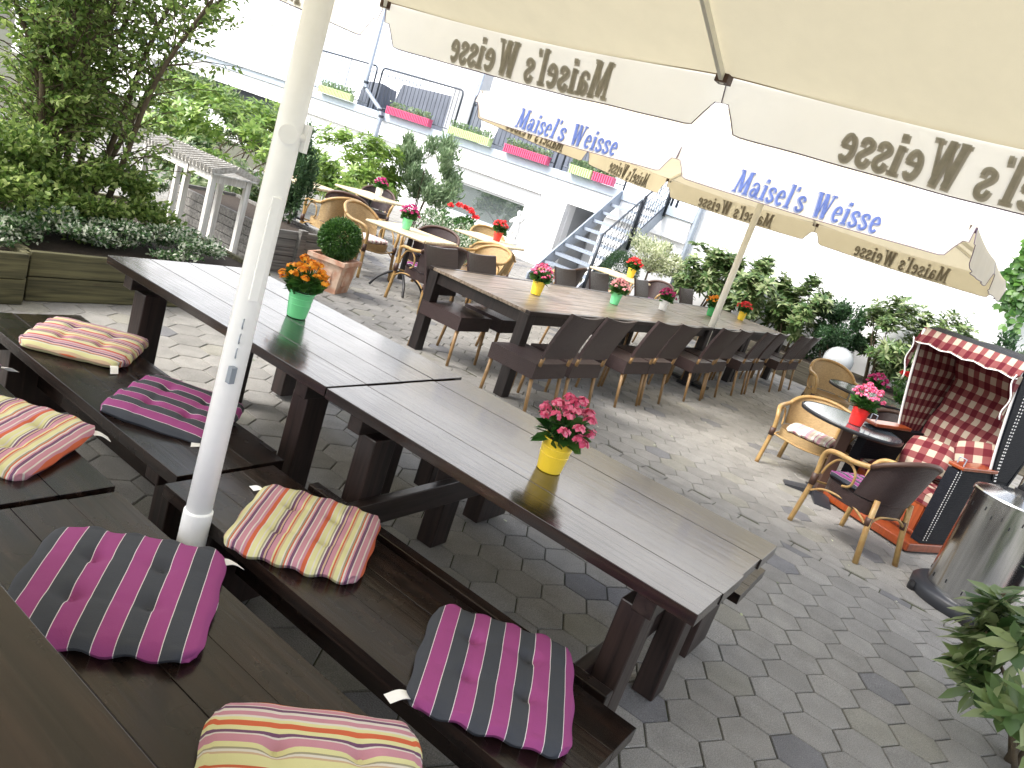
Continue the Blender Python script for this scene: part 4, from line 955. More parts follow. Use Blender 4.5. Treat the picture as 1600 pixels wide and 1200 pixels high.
AC = [  # x, y, look-at, brown?, label
 ((6.04, .36), (6.30, .81), 1, 'brown woven armchair in the right foreground, purple striped cushion on its seat'),
 ((7.42, 1.07), (6.4, 1.05), 0, 'natural rattan armchair left of the smoked glass table, pale cushion on its seat'),
 ((6.75, 5.42), (6.95, 6.3), 1, 'brown woven armchair with its back to the camera, right of the box ball'),
 ((7.05, 6.78), (7.1, 6.0), 0, 'natural rattan armchair with carved arms just behind the box ball'),
 ((7.65, 6.25), (6.9, 6.0), 1, 'brown armchair with a lilac cushion behind the mint green pot'),
 ((8.1, 5.75), (7.2, 5.9), 0, 'natural rattan armchair left of the white flowering shrub'),
 ((7.75, 7.95), (8.3, 8.4), 1, 'brown woven armchair behind the natural one at the far left tables'),
 ((7.15, 7.55), (7.3, 8.3), 0, 'natural rattan armchair back to the camera at the leftmost bamboo table'),
 ((9.75, 9.4), (9.0, 8.8), 1, 'small brown armchair at the far side of the furthest bamboo table'),
 ((8.75, 6.05), (9.5, 6.6), 0, 'natural rattan armchair back to the camera by the red pot'),
 ((10.3, 7.3), (9.7, 6.7), 0, 'natural rattan armchair behind the red pot'),
 ((9.85, 5.55), (9.7, 6.4), 1, 'brown armchair right of the red pot, seen against the white wall'),
 ((12.75, 5.3), (12.0, 5.45), 1, 'brown armchair at the table below the cream leaved little tree'),
 ((10.25, 1.5), (9.5, 1.05), 0, 'furthest natural rattan armchair, left of the pink flowers in front of the hedge'),
 ((9.75, .42), (9.4, 1.0), 0, 'natural rattan armchair between the two glass tables'),
 ((7.75, .55), (7.0, .75), 1, 'brown armchair half hidden behind the smoked glass table'),
]
for p, q, br, lab in AC:
    if br: place(ab, ub, (*p, 0), face(p, q), lab, G); ub = True
    else:
        o = place(at_, ut, (*p, 0), face(p, q), lab, G); ut = True
        o.scale = (1.05, 1, .86) if 'left of the smoked' in lab else (1, 1, 1)
CG = 'cushions on the rattan armchairs'
cushion(6.05, .38, face((6.04, .36), (6.30, .81)), 'purple', 'purple and grey cushion in the brown armchair in the right foreground', z=.43, size=.42, ties=False, seed=11, group=CG)
cushion(7.38, 1.07, R(92), 'pinkcush', 'pale pink striped cushion in the natural armchair by the glass table', z=.375, size=.42, ties=False, seed=12, group=CG)
cushion(7.05, 6.75, R(10), 'pinkcush', 'pale cushion in the natural armchair behind the box ball', z=.43, size=.40, ties=False, seed=13, group=CG)
cushion(6.76, 5.46, R(-5), 'purple', 'lilac cushion in the brown armchair right of the box ball', z=.43, size=.40, ties=False, seed=14, group=CG)
cushion(7.62, 6.22, R(5), 'purple', 'lilac cushion in the brown armchair behind the mint green pot', z=.43, size=.40, ties=False, seed=15, group=CG)
cushion(12.72, 5.32, R(5), 'purple', 'violet cushion in the armchair below the cream leaved little tree', z=.43, size=.40, ties=False, seed=16, group=CG)

# ------------------------------------------------------------------ bamboo bistro tables
def bistro(w_=.72):
    t = empty('bamboo_table', (0, 0, 0), 0, 'x', 'table')
    mb = MB(); n = 12
    for k in range(n): mb.box((-w_/2+(k+.5)*w_/n, 0, .738), (w_/n-.003, w_, .016))
    mb.build('tabletop', 'bamboo_top', t, bevel=.003)
    q = w_/2; MB().tube([(-q, -q, .735), (q, -q, .735), (q, q, .735), (-q, q, .735), (-q, -q, .735)], .019, 8).build('edge', 'bamboo_top', t)
    MB().lathe([(.03, .16), (.03, .72)], seg=14).box((0, 0, .722), (.3, .3, .012)).build('column', 'black_iron', t)
    for k in range(4):
        a = k*math.pi/2+.78; d = Vector((math.cos(a), math.sin(a), 0))
        MB().tube(catmull([d*.02+Vector((0, 0, .24)), d*.12+Vector((0, 0, .22)), d*.24+Vector((0, 0, .13)), d*.31+Vector((0, 0, .015))]), .015, 7).build('leg', 'black_iron', t, smooth=True)
    return t
bt_ = bistro(); ubt = False
for (x, y), rz, sc_, lab in [((6.98, 6.02), 12, 1.1, 'bamboo table with the mint green pot of magenta flowers'), ((9.45, 6.65), 10, 1.1, 'bamboo table with the red pot'), ((8.95, 8.75), 5, 1.1, 'furthest bamboo table, pale pink flowers on it'), ((7.35, 8.5), 10, 1.0, 'bamboo table at the left, beside the conifer'), ((11.85, 5.55), 8, 1.15, 'bamboo table between the stairs and the little cream leaved tree')]:
    o = place(bt_, ubt, (x, y, 0), R(rz), lab, 'square bamboo tables'); o.scale = (sc_, sc_, 1); ubt = True
flower_pot(6.95, 6.12, .747, 'green_pot', 'fl_magenta', 'mint green pot of magenta flowers on the bamboo table', s=1.0)
flower_pot(9.55, 6.62, .747, 'red_pot', 'fl_red', 'red pot of red flowers on the bamboo table', s=1.1)
flower_pot(9.2, 8.85, .747, 'white_pot', 'fl_magenta', 'pot of pink flowers on the furthest bamboo table', s=1.0)
flower_pot(7.45, 8.7, .747, 'terracotta', 'fl_red', 'pot of red flowers beside the conifer', s=1.1)
flower_pot(12.1, 5.5, .747, 'yellow_pot', 'fl_red', 'yellow pot of pink flowers on the bamboo table by the stairs', s=1.2)

# ------------------------------------------------------------------ round smoked glass tables on the right
def round_table(x, y, r, z, lab, rz=0):
    t = empty('round_table', (x, y, 0), rz, lab, 'table', 'round smoked glass tables')
    MB().lathe([(0, z-.016), (r-.01, z-.016), (r, z-.008), (r-.01, z)], seg=56, cap=False).lathe([(r-.01, z), (0, z)], seg=56, cap=False).build('tabletop', 'dark_glass', t)
    MB().lathe([(r-.02, z-.03), (r+.006, z-.03), (r+.010, z-.006), (r+.001, z+.003)], seg=56, cap=False).build('rim', 'black_iron', t, smooth=True)
    MB().box((0, 0, z/2), (.09, .09, z-.05)).build('column', 'cane_wrap', t, bevel=.006)
    for k in range(2):
        m = Matrix.Rotation(k*math.pi/2, 3, 'Z'); mb = MB()
        pr = [(-.30, 0), (.30, 0), (.30, .012), (.06, .05), (-.06, .05), (-.30, .012)]
        mb.poly([m @ Vector((a, -.07, h+.001*k)) for a, h in pr], .14, m @ Vector((0, 1, 0))); mb.build('foot', 'heater_base', t)
    return t
round_table(6.98, .76, .42, .72, 'round smoked glass table with the red pot, next to the beach chair', R(20))
round_table(9.4, 1.0, .42, .72, 'second round smoked glass table, further back towards the hedge', R(10))
flower_pot(6.86, .72, .724, 'red_pot', 'fl_pink', 'red pot of pink flowers on the round glass table', s=1.12, fl_h=.02)
flower_pot(8.95, .92, .724, 'white_pot', 'fl_magenta', 'white pot of magenta flowers on the second round glass table', s=1.0)

# ------------------------------------------------------------------ hooded beach chairs
def beach_chair(loc, rz, label):
    t = empty('hooded_beach_chair', loc, rz, label, 'beach chair', 'hooded wicker beach chairs'); t.scale = (.80, 1, 1)
    # local: x across, +y front
    MB().box((0, .10, .05), (1.14, .94, .07)).build('plinth', 'orange_wood', t, bevel=.008)
    fr = MB().box((0, .33, .245), (.86, .03, .31)); fr.build('front_panel', 'orange_wood', t)
    for sx in (-1, 1):
        p = MB().box((sx*.215, .352, .24), (.36, .012, .25)).build('drawer_front', 'orange_wood', t, bevel=.006)
        MB().box((sx*.215, .362, .31), (.09, .012, .025)).build('handle', 'black_iron', p, bevel=.004)
        MB().box((sx*.215, .360, .36), (.40, .014, .02)).box((sx*.215, .360, .12), (.40, .014, .02)).build('moulding', 'orange_wood', p, bevel=.003)
    for sx in (-1, 1):
        x = sx*.50
        ap = MB(); prof = [(-.36, .09), (.42, .09), (.40, .62), (-.36, .66)]
        for s2 in (-1, 1):
            ap.grid(lambda u, v, s2=s2: (x+s2*.055, -.36+(.78-.02*v)*(u if s2 > 0 else 1-u), .09+(.64+.03*(1-(u if s2 > 0 else 1-u)))*v), 4, 3, (.78, .55))
        ap.grid(lambda u, v: (x-.055+.11*u, .42-.02*v, .09+.64*v), 2, 3, (.11, .54)); ap.grid(lambda u, v: (x-.055+.11*u, -.36+.76*v, .76-.03*v), 2, 3, (.11, .78)); ap.build('side_panel', 'weave_black', t)
        MB().box((x, .14, .765), (.16, .50, .03), Matrix.Rotation(R(-2), 3, 'X')).build('tray', 'orange_wood', t, bevel=.008)
        MB().tube([(x-sx*.02, .36, .78), (x-sx*.02, .36, .83), (x+sx*.05, .36, .83), (x+sx*.05, .36, .70)], .006, 6).build('tray_bracket', 'metal', t)
        for q in (0, 1):
            dots = MB()
            for k in range(31): dots.box((x+sx*.058, .40-.03*q*1.5, .12+.02*k), (.003, .009, .009))
            dots.build('stitching', 'white_cord', t)
    # hood: sides, roof, back
    hs_ = [(-.33, .60), (.22, .64), (.28, .80), (.20, 1.60), (-.28, 1.66), (-.52, 1.50), (-.50, 1.05)]
    for sx in (-1, 1):
        x = sx*.55
        def hside(u, v):
            z = .70+.94*v; yb = -.34-.20*min(1, v*1.6)+.17*max(0, v-.7)/.3*.9; yf = -.10+.32*min(1, v*1.05)**.8
            return (x, yb+(yf-yb)*u, z+.0)
        s_ = MB(); s_.grid(hside, 8, 12, (.7, 1.0)); s_.build('hood_side', 'weave_black', t, solid=.03)
        l_ = MB(); l_.grid(lambda u, v: (hside(u, v)[0]-sx*.022, hside(u, v)[1], hside(u, v)[2]), 8, 12, (.72, 1.02)); l_.build('side_lining', 'check', t)
        MB().tube([(hside(1, i/12)[0]-sx*.012, hside(1, i/12)[1]+.012, hside(1, i/12)[2]) for i in range(13)], .012, 7).build('edge_piping', 'white_cord', t, smooth=True)
        d2 = MB()
        for k in range(34):
            for q in (.86, .80): y = hside(q, k/34); d2.box((x+sx*.018, y[1], y[2]), (.004, .012, .012))
        d2.build('stitching', 'white_cord', t)
    def roof(u, v): y = -.34+.54*v; return (-.565+1.13*u, y, 1.655-.02*v+.03*math.sin(math.pi*v))
    MB().grid(roof, 6, 6, (1.13, .6)).build('roof', 'weave_black', t, solid=.03)
    MB().grid(lambda u, v: (-.545+1.09*u, -.34+.54*v, 1.63-.02*v+.02*math.sin(math.pi*v)), 6, 6, (1.12, .55)).build('roof_lining', 'check', t)
    def back(u, v): z = .55+1.10*v; return (-.56+1.12*u, -.345-.19*min(1, v*1.6)+.16*max(0, v-.72)/.28, z)
    MB().grid(back, 6, 14, (1.12, 1.1)).build('hood_back', 'weave_black', t, solid=.03)
    def bcush(u, v):
        z = .50+1.08*v; y = back(u, v)[1]+.075+.03*math.sin(math.pi*((v*4) % 1))*1-.02*abs(2*u-1)**4
        return (-.50+1.0*u, y, z)
    MB().grid(bcush, 16, 40, (1.0, 1.1)).build('back_cushion', 'check', t, smooth=True)
    def sc_(u, v): return (-.43+.86*u, -.32+.70*v, .44+.05*(1-(2*u-1)**6)*(1-(2*v-1)**6)+.008*math.sin(9*u)*math.sin(8*v))
    m = MB(); m.grid(sc_, 20, 20, (.86, .70)); m.grid(lambda u, v: (-.43+.86*u, .38-.01*v, .36+.08*(1-v)), 10, 2, (.86, .1)); m.build('seat_cushion', 'check', t, smooth=True)
    # frilled awning at the front of the roof
    aw = MB(); aw.grid(lambda u, v: (-.56+1.12*u, .21+.06*v+.012*math.sin(u*56)*v, 1.655-(.13+.008*math.sin(u*28))*v), 90, 4, (1.25, .14)); ao = aw.build('awning', 'check', t, smooth=True, solid=.003)
    MB().tube([(-.56+1.12*i/90, .272+.012*math.sin(i/90*56), 1.523-.008*math.sin(i/90*28)) for i in range(91)], .005, 6).build('awning_piping', 'white_cord', ao, smooth=True)
    for sx in (-1, 1):
        fl = MB(); fl.grid(lambda u, v: (sx*(.555-.02*math.sin(v*9)*u), .20+.10*u*(1-v*.9), 1.55-.36*v), 6, 14, (.12, .36)); f = fl.build('awning_flap', 'check', ao, smooth=True, solid=.003)
        MB().tube([(sx*(.555-.02*math.sin(v*9/14)), .20+.10*(1-v/14*.9), 1.55-.36*v/14) for v in range(15)], .007, 6).build('flap_piping', 'white_cord', ao, smooth=True)
    return t
def pillow(t0, loc, rot, label, s=.36, g='checked pillows in the beach chair'):
    t = empty('checked_pillow', loc, 0, label, 'pillow', g); t.rotation_euler = rot; mb = MB(); n = 18
    for sd_ in (1, -1):
        mb.grid(lambda u, v: ((u-.5)*s*(1-.12*(2*v-1)**2*abs(2*u-1)), (v-.5)*s*.85*(1-.12*(2*u-1)**2), sd_*.07*(max(0, 1-(2*u-1)**4)*max(0, 1-(2*v-1)**4))**.5), n, n, (s, s*.85))
    mb.build('cover', 'check', t, smooth=True); return t
bc = R(62)
BC = Vector((7.26, .10, 0)); 
beach_chair(tuple(BC), bc, 'red checked hooded beach chair behind the steel heater')
def inbc(x, y, z): m = Matrix.Rotation(bc, 3, 'Z'); return tuple(BC+m @ Vector((x*.80, y, z)))
pillow(None, inbc(.02, .06, .66), (R(-58), R(6), bc+R(14)), 'checked pillow lying on the seat of the beach chair', s=.40)
pillow(None, inbc(-.33, -.10, .80), (R(-72), R(18), bc+R(30)), 'checked pillow tilted against the right side of the beach chair', s=.34)
beach_chair((9.3, -.05, 0), R(25), 'second hooded beach chair, mostly hidden behind the first one')
beach_chair((5.75, -1.9, 0), R(75), 'third hooded beach chair, its black side showing at the right edge of the photo')

# ------------------------------------------------------------------ patio heater
def heater():
    t = empty('patio_heater', (5.92, -.47, 0), R(15), 'stainless steel patio heater with a perforated drum on a black base', 'heater')
    MB().lathe([(.335, .0), (.345, .02), (.345, .07), (.32, .095), (.27, .10), (0, .10)], seg=56, cap=False).build('base', 'heater_base', t, smooth=True)
    MB().lathe([(.262, .10), (.252, .80)], seg=64, cap=False).build('drum', 'steel', t, smooth=True)
    MB().lathe([(.262, .795), (.262, .815), (.255, .825), (.13, .868), (.055, .88)], seg=64, cap=False).build('lid', 'steel', t)
    MB().lathe([(.04, .87), (.04, 2.05)], seg=24).build('post', 'steel', t, smooth=True)
    MB().lathe([(.052, .865), (.052, .90)], seg=24).build('collar', 'black_iron', t)
    MB().lathe([(.10, 2.05), (.12, 2.1), (.12, 2.3), (.04, 2.32)], seg=24).build('burner', 'steel', t)
    MB().lathe([(.04, 2.42), (.42, 2.33), (.42, 2.32), (.03, 2.40)], seg=40, cap=False).build('reflector', 'steel', t)
    sl = MB()
    for zz in (.71, .675, .16):
        for k in range(14):
            a = 2*math.pi*(k+(.5 if zz == .675 else 0))/14; r = .262-(zz-.1)/.7*.010+.0005; z = zz+(.017 if k % 2 else 0)
            sl.box((r*math.cos(a), r*math.sin(a), z), (.004, .007, .026), Matrix.Rotation(a, 3, 'Z'))
    sl.build('slots', 'black_iron', t)
    for k in range(5):
        a = 2*math.pi*k/5+.5; MB().lathe([(.03, .0), (.034, .03), (.03, .06)], (.345*math.cos(a), .345*math.sin(a), 0), seg=12).build('foot', 'black_iron', t)
heater()

# ------------------------------------------------------------------ planters
def box_planter(name, x0, x1, y0, y1, h, m, label, boards=2, post=None, th=.045, splits=None):
    t = empty(name, ((x0+x1)/2, (y0+y1)/2, 0), 0, label, 'planter', None); hx, hy = (x1-x0)/2, (y1-y0)/2
    mb = MB(); hb = h/boards
    for k in range(boards):
        z = hb*(k+.5); g = .006
        nsp = splits or 1
        for q in range(nsp):
            a = -hx+2*hx*q/nsp; b = -hx+2*hx*(q+1)/nsp
            mb.box(((a+b)/2, -hy, z), (b-a-.008, th, hb-g))
        mb.box((0, hy, z), (2*hx, th, hb-g))
        for q in range(nsp):
            a = -hy+2*hy*q/nsp; b = -hy+2*hy*(q+1)/nsp
            mb.box((-hx, (a+b)/2, z+.0005), (th, b-a-th-.006, hb-g))
        mb.box((hx, 0, z), (th, 2*hy-th-.006, hb-g))
    mb.build('boards', m, t, bevel=.006)
    MB().box((0, 0, h-.07), (2*hx-th, 2*hy-th, .06)).build('soil', 'soil', t)
    return t
box_planter('wooden_planter', 2.41, 4.3, 5.10, 7.4, .34, 'planter_wood', 'mossy timber planter under the big shrub at the left', boards=2)
box_planter('wooden_planter', .6, 2.37, 5.02, 7.4, .34, 'planter_wood', 'end of the mossy timber planter cut by the left edge of the photo', boards=2)
box_planter('wooden_planter', 13.5, 14.95, -2.5, 5.4, .38, 'planter_wood_y', 'long timber planter along the white wall under the hedge', boards=2, splits=6)
pl = box_planter('sleeper_planter', 5.25, 6.12, 6.42, 8.2, .46, 'sleeper', 'grey timber planter holding the conifer', boards=5)
MB().box((0, -.93, .24), (.09, .07, .50)).build('post', 'sleeper', pl, bevel=.006); MB().box((.44, -.90, .24), (.05, .12, .50)).build('post', 'sleeper', pl, bevel=.006)

def white_stand():
    t = empty('white_stand', (4.82, 7.17, 0), R(-3), 'small white wooden stand with four posts and a slatted pitched top', 'stand')
    hx, hy = .19, .68
    for sx in (-1, 1):
        for y in (-.64, -.19, .64): MB().box((sx*hx, y, .43), (.055, .055, .86)).build('post', 'white_wood', t, bevel=.004)
    for y in (-.64, .64): MB().box((0, y, .82), (2*hx-.057, .03, .075)).build('rail', 'white_wood', t, bevel=.003)
    for sx in (-1, 1):
        for y0, y1 in ((-.61, -.22), (-.16, .61)): MB().box((sx*hx, (y0+y1)/2, .822), (.03, y1-y0, .075)).build('rail', 'white_wood', t, bevel=.003)
        MB().box((sx*hx, -.415, .10), (.03, .39, .05)).build('rail', 'white_wood', t, bevel=.003)
    MB().box((0, -.64, .10), (2*hx-.057, .03, .05)).build('rail', 'white_wood', t, bevel=.003)
    r_ = MB(); n = 22
    for k in range(n):
        y = -hy-.06+(2*hy+.12)*(k+.5)/n
        for sx in (-1, 1): r_.bar((sx*(hx+.07), y, .885), (sx*.004, y, .955), (2*hy+.12)/n-.007, .014, up=(0, 1, 0))
    r_.build('slatted_roof', 'slat_grey', t)
    MB().box((0, 0, .870), (2*hx+.10, 2*hy+.08, .014)).build('fascia', 'white_wood', t)
white_stand()

# terracotta pots with box balls, light globe
def square_pot(x, y, w_, h, rz, label, ball_r, zc, leaf='leaf_box'):
    t = empty('potted_box_ball', (x, y, 0), rz, label, 'potted plant', 'clipped box balls in terracotta pots')
    def sq(k, z): return [(-k, -k, z), (k, -k, z), (k, k, z), (-k, k, z)]
    mb = MB(); L = [sq(w_*.40, 0), sq(w_*.48, h*.86), sq(w_*.54, h*.87), sq(w_*.54, h), sq(w_*.47, h), sq(w_*.45, h-.04)]
    for a, b in zip(L, L[1:]):
        for i in range(4): mb.quad(a[i], a[(i+1) % 4], b[(i+1) % 4], b[i])
    mb.poly(L[-1]); mb.poly(L[0][::-1])
    mb.build('pot', 'terracotta', t, bevel=.006)
    for i in range(4):
        m = Matrix.Rotation(i*math.pi/2, 3, 'Z'); MB().box(m @ Vector((0, -w_*.452, h*.45)), (w_*.45, .012, h*.42), m).build('relief_panel', 'terracotta', t, bevel=.004)
    n = 9500; d = unit(n); rr = ball_r*(.45+.57*rng.random((n, 1))**.5)*(1+.05*np.sin(d[:, :1]*9)*np.cos(d[:, 1:2]*8)); P = d*rr+np.array([0, 0, zc])
    leaf_mesh('foliage', P, d+unit(n)*.7, .022+.012*rng.random(n), .013, leaf, t, curl=.2)
    MB().tube([(0, 0, h-.05), (0, 0, zc)], .015, 6).build('stem', 'stem', t)
    return t
square_pot(5.78, 5.92, .40, .36, R(22), 'clipped box ball in a square terracotta pot behind the orange flowers', .215, .545)
square_pot(13.0, 6.15, .40, .34, R(10), 'darker box ball in a terracotta pot at the foot of the stairs', .36, .72, 'leaf_dark')
g = MB().lathe([(.245*math.sin(math.pi*k/16), .245-.245*math.cos(math.pi*k/16)) for k in range(17)], seg=32, cap=False).build('light_globe', mat('frosted_white_globe', (.50, .52, .53), rough=.25), smooth=True, loc=(13.72, 2.10, .33))
tag(g, 'white frosted globe lamp in the hedge planter', 'globe lamp')

# ------------------------------------------------------------------ shrubs and plants
def big_shrub():
    t = empty('large_shrub', (3.0, 6.25, .28), 0, 'tall loose deciduous shrub with many arching stems over the left planter', 'shrub')
    st = MB(); P = []; D = []
    r = random.Random(5)
    for i in range(15):
        a = r.uniform(0, 6.28); lean = r.uniform(.15, .75); H = r.uniform(1.7, 3.1); b = Vector((r.uniform(-.25, .35), r.uniform(-.25, .25), 0))
        if i < 4: a = [-.5, -.15, .3, -1.0][i]; lean = [.72, .6, .5, .4][i]; H = [2.7, 3.0, 2.6, 2.8][i]
        tip = b+Vector((math.cos(a)*lean*H*.62, math.sin(a)*lean*H*.5, H))
        mid = b.lerp(tip, .5)+Vector((-math.cos(a)*.12, -math.sin(a)*.12, .12))
        path = catmull([b, b.lerp(mid, .5), mid, mid.lerp(tip, .55)+Vector((0, 0, .05)), tip], 5)
        k = len(path); st.tube(path, [.024*(1-.85*j/(k-1))+.003 for j in range(k)], 6)
        for j in range(4, k):
            for q in range(4):
                o = path[j]; d = Vector(unit(1)[0]); d.z = abs(d.z)*.6+.12; L = r.uniform(.25, .62)*(1.1-.35*j/k); e = o+d.normalized()*L
                m_ = o.lerp(e, .5)+Vector((0, 0, .04)); st.tube([o, m_, e], [.006, .004, .0018], 4, cap=False)
                n = r.randint(18, 32)
                tt = rng.random(n)**.7; pts = np.outer(1-tt, o)+np.outer(tt, e)+unit(n)*.045*rng.random((n, 1)); P.append(pts); D.append(np.tile(np.array(d.normalized()), (n, 1))*.7+unit(n)*.8)
    st.build('stems', 'stem', t, smooth=True)
    P = np.concatenate(P); D = np.concatenate(D); print('big shrub leaves', len(P))
    leaf_mesh('foliage', P, D, .035+.028*rng.random(len(P)), .019+.009*rng.random(len(P)), 'leaf_bush', t, curl=.35)
big_shrub()
shrub('large_shrub', (1.55, 6.6, .28), (.8, .7, 1.0), 'leaf_bush', .042, .022, 6000, 'dense green shrub at the left edge of the photo', zc=1.05, nclump=40, stems=8, spread=.25, zmin=-.9)
shrub('low_shrub', (3.0, 5.85, .28), (.75, .4, .33), 'leaf_bush', .042, .024, 8500, 'low dark green shrub at the foot of the tall one', zc=.28, nclump=34, stems=4, spread=.26)
shrub('low_shrub', (2.3, 5.9, .28), (.8, .5, .42), 'leaf_bush', .045, .026, 7000, 'low green shrub behind the white edged ground cover', zc=.40, nclump=30, stems=4, spread=.26)
for i, (x, y, lab) in enumerate([(2.0, 5.35, 'white edged creeping plant at the left edge of the planter'), (2.75, 5.38, 'white edged creeping plant over the middle of the mossy planter'), (3.55, 5.35, 'white edged creeping plant beside the corner of the dark garden table'), (3.2, 5.62, 'green and white creeping plant filling the gap behind the front row of the planter'), (2.45, 5.75, 'white edged creeping plant in the second row at the left of the planter')]):
    shrub('creeping_plant', (x, y, .27), (.52, .28, .15), 'leaf_varieg', .028, .018, 4200, lab, 'ground cover plant', group='white edged creeping plants in the mossy planter', zc=.12, stems=0, nclump=26, spread=.24, zmin=-.3)
# bushes behind the white stand
shrub('laurel', (8.2, 11.4, 0), (1.5, 1.3, .75), 'leaf_lime', .13, .042, 5200, 'bright green laurel behind the white stand', 'shrub', zc=.85, nclump=30, whorl=True, stems=6, spread=.25)
shrub('rhododendron', (6.3, 8.9, 0), (.9, .7, .48), 'leaf_rhodo', .11, .036, 3000, 'dark rhododendron low behind the posts of the white stand', 'shrub', zc=.5, nclump=22, whorl=True, stems=5, spread=.28)
shrub('laurel', (10.9, 11.25, 0), (.95, 1.0, .78), 'leaf_lime', .15, .040, 5600, 'bright green laurel beside the conifer, in front of the white wall', 'shrub', zc=.82, nclump=26, whorl=True, stems=5, spread=.27)
shrub('oleander', (11.7, 10.2, 0), (.6, .8, .85), 'leaf_grey', .12, .028, 6500, 'grey green oleander with loose tops next to the bright laurel', 'shrub', zc=1.05, nclump=26, stems=7, spread=.26, updir=.9)
shrub('conifer', (5.95, 7.0, .40), (.21, .21, .62), 'leaf_conifer', .05, .018, 9000, 'slim dark conifer in the grey timber planter', 'conifer', zc=.58, nclump=40, stems=1, spread=.26, updir=.8, zmin=-1)
shrub('heather_bush', (10.4, 8.15, 0), (.72, .85, .42), 'leaf_varieg', .045, .02, 5200, 'round white flowering shrub below the garden window', 'shrub', zc=.45, nclump=40, stems=3, spread=.28, updir=.8)
shrub('heather_bush', (9.6, 7.35, 0), (.5, .5, .34), 'leaf_varieg', .045, .02, 3200, 'smaller white flowering shrub left of the red pot table', 'shrub', zc=.32, nclump=20, stems=3, spread=.28, updir=.8)
t = shrub('geranium', (11.5, 9.0, 0), (.40, .45, .22), 'leaf_pot', .06, .05, 900, 'red geraniums under the left side of the garden window', 'plant', zc=.55, nclump=14, stems=3)
Pq, _ = clump_points(420, (.36, .42, .16), 6, .18, .6, -.1); leaf_mesh('blossoms', Pq+np.array([0, 0, .78]), unit(420), .04, .04, 'fl_red', t)
t = empty('small_standard_tree', (13.9, 5.98, -.12), 0, 'little standard tree with cream edged leaves right of the stairs', 'tree')
MB().tube([(0, 0, 0), (.01, 0, .5), (-.01, .01, .95)], [.028, .022, .018], 8).build('trunk', 'stem', t, smooth=True)
Pq, cc = clump_points(5200, (.60, .60, .44), 36, .30, .4, -.7); Pq[:, 2] += 1.22; D = Pq-np.array([0, 0, .9]); D = D/np.linalg.norm(D, axis=1, keepdims=True)+unit(len(Pq))*.7
leaf_mesh('crown', Pq, D, .06, .024, 'leaf_varieg2', t)
mb = MB()
for c_ in cc[:12]: mb.tube([(0, 0, .93), Vector(c_)*.5+Vector((0, 0, 1.1)), Vector(c_)+Vector((0, 0, 1.22))], [.012, .008, .003], 5)
mb.build('branches', 'stem', t)
HB = [(14.2, 4.95, (.6, .55, .62), 'leaf_rhodo', .15, .05, 3000, .85, 'tall rhododendron nearest the stair corner, left of the cream pole'),
      (14.2, 4.05, (.6, .65, .68), 'leaf_rhodo', .15, .05, 3800, .92, 'full rhododendron directly behind the cream parasol pole'),
      (14.25, 3.1, (.55, .6, .58), 'leaf_rhodo', .15, .05, 3200, .82, 'rhododendron right of the cream parasol pole'),
      (14.2, 2.35, (.55, .55, .62), 'leaf_dark', .07, .03, 7500, .72, 'dark small leaved bush left of the globe lamp'),
      (14.3, 1.55, (.55, .6, .72), 'leaf_rhodo', .14, .04, 3600, .90, 'rhododendron with narrow leaves right behind the globe lamp'),
      (14.2, .75, (.55, .6, .75), 'leaf_rhodo', .14, .038, 3600, .90, 'tall rhododendron left of the beach chair hood'),
      (14.3, -.2, (.5, .6, .62), 'leaf_dark', .10, .035, 3600, .85, 'sparse dark bush seen above the beach chair'),
      (14.3, -1.3, (.5, .6, .62), 'leaf_rhodo', .14, .04, 2600, .85, 'bush hidden behind the hood of the beach chair')]
for i, (x, y, rd, lf, L, W__, n, zc, lab) in enumerate(HB):
    shrub('rhododendron' if lf == 'leaf_rhodo' else 'evergreen_bush', (x, y, .30), rd, lf, L, W__, n, lab, 'shrub', 'shrubs in the long planter by the white wall', zc=zc, nclump=26, stems=6, spread=.28, whorl=(lf == 'leaf_rhodo'), seedstem=.014, zmin=-.85)
t = shrub('geranium', (10.9, .75, .0), (.30, .30, .16), 'leaf_pot', .06, .045, 500, 'red flowers in front of the hedge, left of the beach chair hood', 'plant', zc=.72, nclump=8, stems=2)
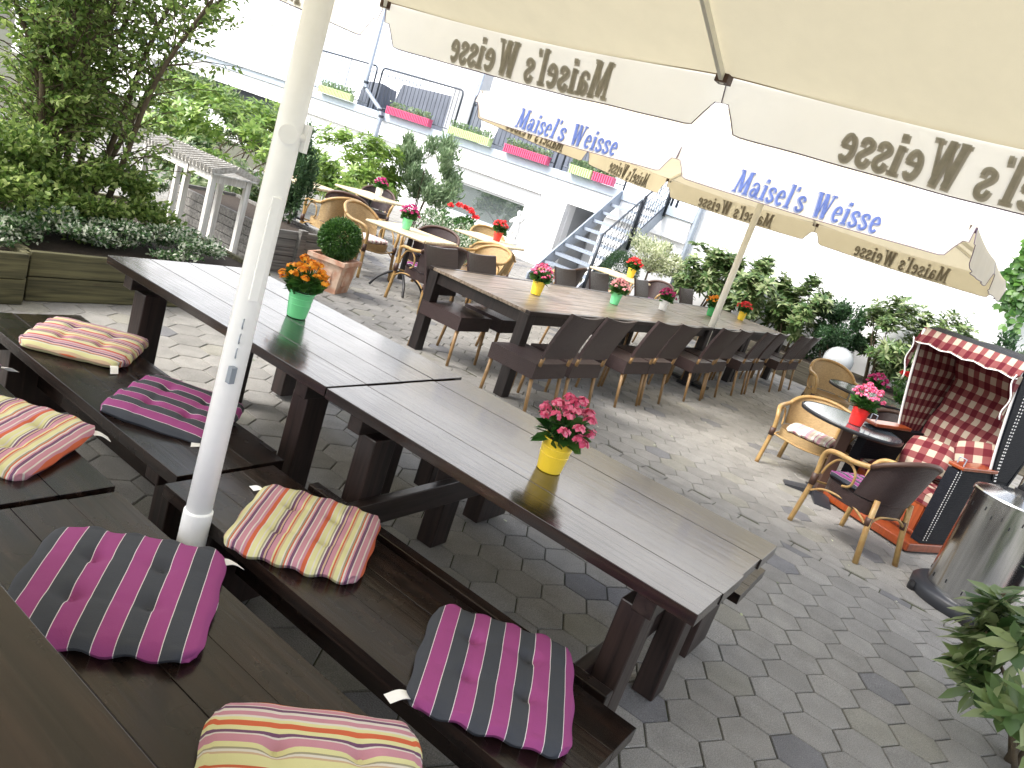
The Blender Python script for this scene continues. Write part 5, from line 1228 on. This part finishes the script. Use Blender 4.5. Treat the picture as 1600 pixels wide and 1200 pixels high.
Pq, _ = clump_points(300, (.26, .26, .10), 5, .2, .6, -.1); leaf_mesh('blossoms', Pq+np.array([0, 0, .92]), unit(300), .035, .035, 'fl_red', t)
# near plant at the lower right corner
shrub('rhododendron', (4.05, -.82, 0), (.46, .46, .40), 'leaf_rhodo', .135, .055, 800, 'glossy rhododendron cut by the right edge of the photo', 'shrub', zc=.46, nclump=26, stems=7, spread=.26, whorl=True, curl=.2, zmin=-.9)
# vine on the right wall
t = empty('climbing_vine', (14.9, .2, 0), 0, 'climbing vine hanging on the white wall at the right edge of the photo', 'vine'); P = []; D = []; mb = MB()
for k in range(12):
    y = random.uniform(-1.2, .55); z = random.uniform(3.2, 3.9); pts = [Vector((-.12, y-.2, z))]
    for q in range(random.randint(5, 10)):
        l = pts[-1]; pts.append(l+Vector((random.uniform(-.04, .03), random.uniform(-.09, .09), -random.uniform(.08, .17))))
    mb.tube(pts, .005, 5)
    for p in pts:
        for q in range(9): P.append(p+Vector((random.uniform(-.1, 0), random.uniform(-.14, .14), random.uniform(-.1, .1)))); D.append(Vector((-.4, random.uniform(-.8, .8), random.uniform(-.9, .2))))
mb.build('stems', 'stem', t); leaf_mesh('foliage', np.array(P), np.array(D), .11+.05*rng.random(len(P)), .10, 'leaf_vine', t, nrm=np.tile([-1., 0, .3], (len(P), 1))+rng.normal(size=(len(P), 3))*.3)

shrub('rhododendron', (9.8, 14.3, 0), (1.2, 1.1, .75), 'leaf_rhodo', .15, .05, 3500, 'dark bush at the back left corner, behind the bright laurels', 'shrub', zc=.85, nclump=26, stems=6, spread=.3)
# fallen leaves and petals on the paving
n = 60; P = np.stack([rng.uniform(3.2, 9, n), rng.uniform(-.5, 6.5, n), np.full(n, .004)], axis=1); D = unit(n); D[:, 2] = 0.05
o = leaf_mesh('fallen_leaves', P, D, .03, .016, 'leaf_varieg2', None, nrm=np.tile([0, 0, 1.], (n, 1))); tag(o, 'scattered pale fallen leaves on the paving', 'fallen leaves', kind='stuff')
print('objects', len(bpy.data.objects))
